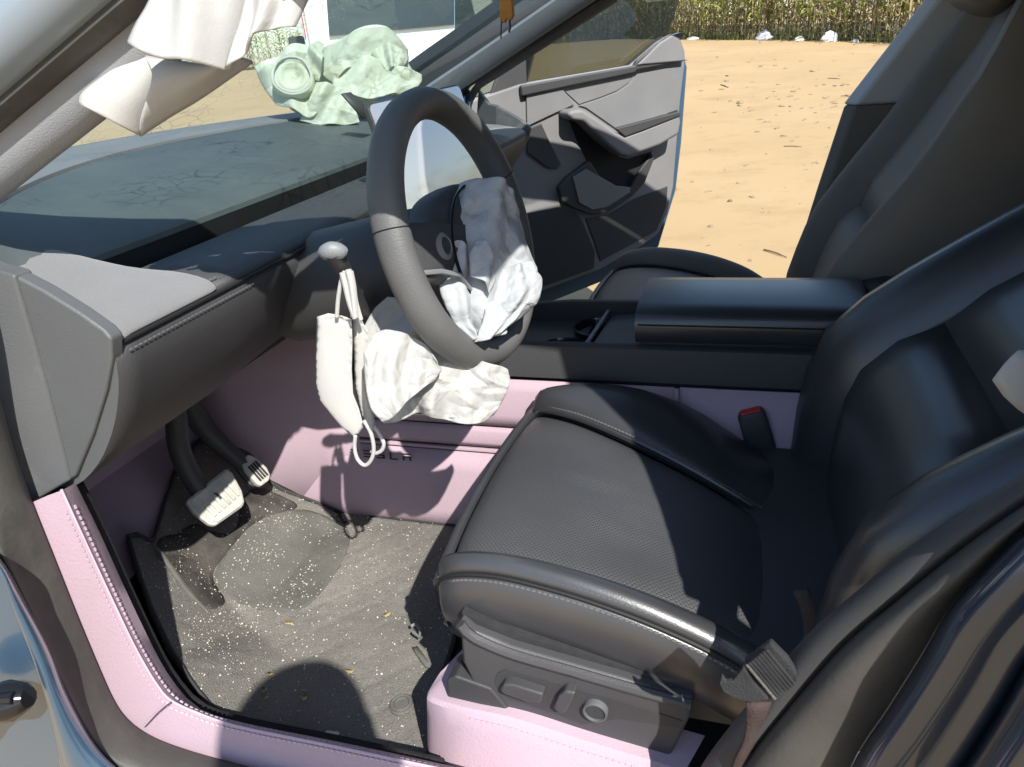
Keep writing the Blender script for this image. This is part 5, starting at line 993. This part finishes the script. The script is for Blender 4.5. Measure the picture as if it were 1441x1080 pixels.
for s in (-1, 1):
    sp = [vp(p[0]*.985, s*.9, .33+(p[2]-.33)*.96) for p in bprof]; vput(M('van_side', sp, [tuple(range(len(sp)))], 'white_paint', van, solid=.02))
    for a0, a1 in ((-.75, .05), (.15, 1.0), (1.1, 1.95)):
        vput(M('window', *prism([vp(a0+(.3 if a0 < -.5 else 0), s*.905, 1.62), vp(a1, s*.905, 1.62), vp(a1, s*.905, 1.14), vp(a0-(.12 if a0 < -.5 else 0), s*.905, 1.14)], VY*s*.012), 'window_dark', van, bev=.01))
    for a in (-1.4, 1.45):
        tw = [[vp(a+r*math.cos(x), s*y, .33+r*math.sin(x)) for x in np.linspace(0, 2*np.pi, 25)[:-1]] for r, y in ((.2, .93), (.31, .935), (.33, .90), (.33, .7))]
        wv_ = M('wheel', *loft(tw, True), 'tyre', van); vput(wv_)
    vput(M('tail_light', *prism([vp(2.05, s*.908, 1.25), vp(2.22, s*.908, 1.2), vp(2.2, s*.908, 1.6), vp(2.1, s*.908, 1.55)], VY*s*.012), 'red_button', van))
    vput(M('door_mirror', *prism([vp(-.85, s*.92, 1.1), vp(-.7, s*.92, 1.1), vp(-.7, s*.92, 1.3), vp(-.82, s*.92, 1.28)], VY*s*.2), 'tyre', van, bev=.03))
vput(M('tail_gate_window', *prism([vp(2.262, -.7, 1.2), vp(2.262, .7, 1.2), vp(2.17, .65, 1.65), vp(2.17, -.65, 1.65)], VX*.02), 'window_dark', van))

# corn: a few plant shapes, copied along the edge of the field
def corn_mesh(seed, h, dry):
    g = random.Random(seed); parts = []; mi = []
    lean = np.array([g.uniform(-.12, .12), g.uniform(-.12, .12)])
    def st_(z): return np.array([lean[0]*z*z*.3, lean[1]*z*z*.3, z])
    v, f = tube([st_(z) for z in np.linspace(0, h, 7)], [.014, .013, .012, .010, .008, .006, .003], 5); parts.append((v, f)); mi += [0]*len(f)
    for k in range(12):
        z = .10+h*.82*k/11; a = (k % 2)*math.pi+g.uniform(-.7, .7); L_ = g.uniform(.5, .95)*(1 if k > 1 else .7); w0 = g.uniform(.045, .075); up = g.uniform(.55, 1.05); p0_ = st_(z)
        d = np.array([math.cos(a), math.sin(a), 0]); s_ = np.array([-d[1], d[0], 0]); secs_ = []
        isdry = g.random() < dry+(.5 if k < 4 else 0)
        for t in np.linspace(0, 1, 6):
            zz = up*L_*(t*1.1-(1.0+.55*isdry)*t*t); c = p0_+d*L_*t*(.75 if isdry else .9)+np.array([0, 0, zz]); ww = w0*(1-t)**.7*min(1, .35+t*3)*(.7 if isdry else 1)
            secs_.append([c-s_*ww+np.array([0, 0, ww*.4]), c, c+s_*ww+np.array([0, 0, ww*.4])])
        v, f = loft(secs_); parts.append((v, f)); mi += [2 if isdry else 1]*len(f)
    V, F = join(*parts); me = bpy.data.meshes.new('corn_plant'); me.from_pydata([tuple(v) for v in V], [], F)
    for q in ('corn_stalk', 'corn_green', 'corn_dry'): me.materials.append(MATS[q])
    me.polygons.foreach_set('material_index', mi); me.update(); return me
CM = [corn_mesh(i, 2.1+.15*(i % 3), .12+.12*(i % 4)) for i in range(8)]
CMd = [corn_mesh(30+i, 2.1+.15*(i % 3), .9) for i in range(4)]
g = random.Random(4)
FY = 22.6
def field_y(x): return 27-(1.5 if x > -2.5 else 1.1)*max(-14., min(6.5, x+2.5))+.2*math.sin(x*.9)
cnt = 0
for row in range(3):
    x = -12.5
    while x < 3.4:
        x += g.uniform(.2, .36); y = field_y(x)+row*.7+g.uniform(-.12, .12)
        drys = x < -1.9
        me = g.choice(CMd) if (drys and g.random() < .75) else g.choice(CM)
        o = bpy.data.objects.new('corn_plant', me); o.location = (x, y, gz(x, y)-.02); s = g.uniform(.85, 1.15); o.scale = (s, s, s*g.uniform(.9, 1.1)); o.rotation_euler = (g.uniform(-.06, .06), g.uniform(-.06, .06), g.uniform(0, 6.3)); COL.objects.link(o)
        tag(o, ('dry brown corn stalk at the field edge beyond the open passenger door' if me in CMd else 'green corn stalk at the field edge beyond the open passenger door'), 'corn plant', 'corn plants along the field edge'); cnt += 1
        if cnt >= 290: break
    if cnt >= 290: break
# the rest of the field as one mass
VV = []; FF = []; MI = []; off = 0
src = []
for me in CM+CMd:
    v = np.empty(len(me.vertices)*3); me.vertices.foreach_get('co', v); src.append((v.reshape(-1, 3), [tuple(p.vertices) for p in me.polygons], [p.material_index for p in me.polygons]))
pos = [(x, field_y(x)+r_*.6+2.3) for r_ in range(5) for x in np.arange(-16, 6, .2)]+[(x, field_y(x)+r_*.7) for r_ in range(3) for x in np.concatenate([np.arange(-42, -10.6, .42), np.arange(4, 40, .42)])]
for x, y in pos:
    x += g.uniform(-.1, .1); y += g.uniform(-.15, .15); v, f, mi = src[g.randrange(len(src))]; a = g.uniform(0, 6.3); s = g.uniform(.85, 1.15)
    c_, s_ = math.cos(a)*s, math.sin(a)*s; q = np.stack([v[:, 0]*c_-v[:, 1]*s_+x, v[:, 0]*s_+v[:, 1]*c_+y, v[:, 2]*s+gz(x, y)-.02], 1)
    VV.append(q); FF += [tuple(i+off for i in p) for p in f]; MI += mi; off += len(v)
o = M('corn_field', np.concatenate(VV), FF, ['corn_stalk', 'corn_green', 'corn_dry'], kind='stuff', ang=0); o.data.polygons.foreach_set('material_index', MI)
tag(o, 'mass of tall corn behind the field edge', 'corn field')
fx_ = np.linspace(-45, 45, 60)
M('field', *loft([[(x, field_y(x)+d_, gz(x, field_y(x)+d_)+.03) for x in fx_] for d_ in (.1, 1.5, 4, 10, 30)]), 'soil', kind='structure', ang=0)
# grass verge
parts = []
for k in range(2600):
    x = g.uniform(-10, 4.5); y = field_y(x)-.15+abs(g.gauss(0, .28))*(-1 if g.random() < .55 else 1); n_ = noise.noise(Vector((x*.9, y*.9, 4)))
    if n_ < -.1 and y < field_y(x)-.2: continue
    h = g.uniform(.08, .3)*(1+.8*(x < -1.5 and x > -3.5)); a = g.uniform(0, 6.3); d = np.array([math.cos(a), math.sin(a), 0]); p = np.array([x, y, gz(x, y)-.01])
    parts.append(([p-d*.008, p+d*.008, p+np.array([g.uniform(-.1, .1), g.uniform(-.1, .1), h])], [(0, 1, 2)]))
V, F = join(*parts); o = M('grass', V, F, 'grass', kind='stuff', ang=0); tag(o, 'low weeds and grass along the foot of the corn', 'grass')
def groundpt(px, py):
    d = ray(px, py)
    for t in np.linspace(1.5, 40, 6000):
        p = CAMP+d*t
        if p[2] < gz(p[0], p[1]): return p
    return U(px, py, 'z', 0)
# litter by the field
def litter(px, py, wpx, hpx, mat, name, lab, cat, seed, yy=None):
    d_ = ray(px, py); t_ = 20.
    for _ in range(60):
        c = CAMP+d_*t_; t_ *= (field_y(c[0])-.75)/c[1]
    c[2] = gz(c[0], c[1]); s = np.dot(c-CAMP, CF)/FPX; w_, h_ = wpx*s/2, hpx*s
    g2 = np.random.default_rng(seed); n, m = 14, 7; secs_ = []
    for i in range(m+1):
        t = i/m; r = math.sqrt(max(0, 1-t*t)) if t > .3 else .95+.1*t
        secs_.append([c+np.array([w_*r*math.cos(a)*(1+g2.uniform(-.25, .25)), w_*r*.7*math.sin(a)*(1+g2.uniform(-.25, .25)), h_*t*(1+g2.uniform(-.12, .12))]) for a in np.linspace(0, 2*np.pi, n+1)[:-1]])
    return tag(M(name, *loft(secs_, True, False, True), mat, smooth=False), lab, cat)
litter(1076, 47, 22, 13, 'bag_grey', 'plastic_bag', 'grey plastic bag lying at the foot of the corn', 'plastic bag', 1)
litter(1168, 48, 20, 14, 'bag_white', 'plastic_bag', 'bright white plastic bag at the field edge', 'plastic bag', 2)
litter(1126, 45, 14, 7, 'paper', 'plastic_bag', 'small cream crumpled bag between the grey and white bags', 'plastic bag', 3)
litter(1205, 49, 9, 5, 'bag_grey', 'plastic_bag', 'tiny bluish grey scrap of plastic right of the white bag', 'plastic bag', 4)
litter(975, 58, 16, 4, 'bag_white', 'paper_litter', 'flat pale litter at the grass foot beside the door edge', 'litter', 6)
for (a, b), lab in ((((1075, 353), (1107, 364)), 'long dark stick on the sand near the passenger seat'), (((1103, 207), (1128, 208)), 'thin twig on the sand in the middle distance'), (((1183, 136), (1200, 136)), 'dark twig near the seat edge on the far sand'), (((1165, 111), (1182, 112)), 'pale twig on the sand far behind'), (((1014, 120), (1025, 124)), 'short bent twig on the sand right of the door')):
    p, q = groundpt(*a), groundpt(*b); m_ = (p+q)/2+np.array([0, .0, .01]); L_ = np.linalg.norm(q-p)
    tag(M('stick', *tube(cr([p+np.array([0, 0, .006]), m_, q+np.array([0, 0, .006])], 8), [L_*.012+.002]*6+[L_*.008+.001]*2, 6), 'stick'), lab, 'stick')
for i, (px, py, r, lab) in enumerate(((1027, 284, .02, 'small dark stone alone on the sand below the middle'), (990, 335, .012, 'tiny dark stone low on the sand near the console'), (1152, 231, .02, 'small brown stone on the sand close to the seat'), (1042, 146, .05, 'flat grey stone in the rubble patch on the sand'), (1000, 320, .02, 'pebble on the sand above the armrest front'))):
    p = groundpt(px, py); g2 = np.random.default_rng(i+70); secs_ = [[p+np.array([r*k*math.cos(a)*(1+g2.uniform(-.2, .2)), r*k*.8*math.sin(a)*(1+g2.uniform(-.2, .2)), r*z]) for a in np.linspace(0, 2*np.pi, 8)[:-1]] for k, z in ((.9, -.2), (1, .2), (.7, .55), (.2, .7))]
    tag(M('stone', *loft(secs_, True, False, True), 'stone' if i != 0 else 'stick', smooth=False), lab, 'stone')
# rubble and straw bits strewn on the sand
parts = []
for k in range(130):
    if g.random() < .5: p = groundpt(g.gauss(1130, 70), g.gauss(135, 22))
    elif g.random() < .5: p = groundpt(g.uniform(960, 1240), g.uniform(60, 200))
    else: p = groundpt(g.uniform(950, 1180), g.uniform(180, 380))
    dist = np.linalg.norm(p-CAMP); L_ = g.uniform(.002, .007)*(dist**.75); a = g.uniform(0, 3.1); d = np.array([math.cos(a), math.sin(a), g.uniform(0, .3)])
    parts.append(box(p+np.array([0, 0, L_*.15]), (L_, L_*g.uniform(.15, .6), L_*.2), frame(d)))
V, F = join(*parts); tag(M('ground_litter', V, F, 'stone', kind='stuff', smooth=False), 'bits of straw and rubble strewn over the sand', 'debris')

# ================================================================== the photographer, whose shadow falls on the mat
def skin_figure(name, verts, edges, radii, mat, parent, sub=2):
    me = bpy.data.meshes.new(name); me.from_pydata(verts, edges, []); me.materials.append(MATS[mat]); o = bpy.data.objects.new(name, me); link(o, parent)
    o.modifiers.new('skin', 'SKIN'); s = o.modifiers.new('sub', 'SUBSURF'); s.levels = s.render_levels = sub
    if not me.skin_vertices: me.attributes
    sv = me.skin_vertices[0].data
    for i, r in enumerate(radii): sv[i].radius = (r, r); sv[i].use_root = (i == 0); 
    for m_ in o.modifiers:
        if m_.type == 'SKIN': m_.use_smooth_shade = True
    return o
per_ = thing('person', 'person in a dark shirt leaning in from the driver side, holding up a phone', 'person', (.62, -1.85, 0))
pl_ = Matrix.Translation((-.62, 1.85, 0))
pv = [(.62, -1.86, .84), (.60, -1.80, .97), (.57, -1.70, 1.06), (.53, -1.58, 1.11), (.505, -1.50, 1.155),
      (.40, -1.66, 1.07), (.28, -1.52, .92), (.30, -1.33, 1.05), (.71, -1.62, 1.07), (.68, -1.44, .93), (.44, -1.32, 1.05),
      (.54, -1.88, .80), (.52, -1.80, .44), (.53, -1.92, .08), (.50, -1.78, .03), (.72, -1.86, .80), (.74, -1.76, .44), (.76, -1.90, .08), (.73, -1.76, .03)]
pe_ = [(0, 1), (1, 2), (2, 3), (3, 4), (2, 5), (5, 6), (6, 7), (2, 8), (8, 9), (9, 10), (0, 11), (11, 12), (12, 13), (13, 14), (0, 15), (15, 16), (16, 17), (17, 18)]
rr_ = [.14, .13, .13, .075, .06, .065, .048, .028, .065, .048, .028, .095, .06, .045, .04, .095, .06, .045, .04]
me = bpy.data.meshes.new('body'); me.from_pydata(pv, pe_, []); me.materials.append(MATS['shirt']); bo = bpy.data.objects.new('body', me); link(bo, per_); bo.matrix_parent_inverse = pl_
sk = bo.modifiers.new('skin', 'SKIN'); sk.use_smooth_shade = True; sb_ = bo.modifiers.new('sub', 'SUBSURF'); sb_.levels = sb_.render_levels = 2
for i, r in enumerate(rr_): me.skin_vertices[0].data[i].radius = (r, r); me.skin_vertices[0].data[i].use_root = i == 0
hcn = np.array([.485, -1.44, 1.255]); hs = []
for t_, r in ((-.125, .045), (-.10, .06), (-.06, .075), (-.02, .083), (.03, .086), (.07, .078), (.10, .055), (.115, .02)):
    hs.append([hcn+np.array([r*.92*math.cos(a), r*1.08*math.sin(a)+(.014 if abs(a-math.pi/2) < .3 and -.05 < t_ < .0 else 0), t_]) for a in np.linspace(0, 2*np.pi, 25)[:-1]])
o = M('head', *loft(hs, True, False, True), 'skin', per_, sub=1); o.matrix_parent_inverse = pl_
hs = [[hcn+np.array([r*.97*math.cos(a), r*1.1*math.sin(a)-.016, t_]) for a in np.linspace(0, 2*np.pi, 25)[:-1]] for t_, r in ((-.05, .082), (0, .09), (.04, .092), (.08, .083), (.11, .058), (.127, .02))]
o = M('hair', *loft(hs, True, False, True), 'hair', per_, sub=1); o.matrix_parent_inverse = pl_
for sx, wx in ((-1, .30), (1, .435)):
    hv = []
    base_ = np.array([wx, -1.315, 1.055]); hv.append(tube(lin([base_+np.array([0, -.02, -.02]), base_+np.array([0, .05, .015])], 5), [.026, .034, .038, .036, .026], 8, sq=.6))
    for k in range(4):
        st__ = base_+np.array([-.012*sx*0, .045, .028-.017*k]); hv.append(tube(cr([st__, st__+np.array([sx*-.012, .022, .0]), st__+np.array([sx*-.034, .026, 0]), st__+np.array([sx*-.05, .018, 0])], 8), .0085-.0006*k, 7))
    hv.append(tube(cr([base_+np.array([-sx*.012, .0, .02]), base_+np.array([-sx*.03, .018, .034]), base_+np.array([-sx*.045, .03, .036])], 6), .0095, 7))
    o = M('hand', *join(*hv), 'skin', per_); o.matrix_parent_inverse = pl_
ph = M('phone', *box((.365, -1.262, 1.075), (.078, .004, .038)), 'trim_gloss', bev=.003); tag(ph, 'black phone held up sideways by the person at the driver door', 'phone')
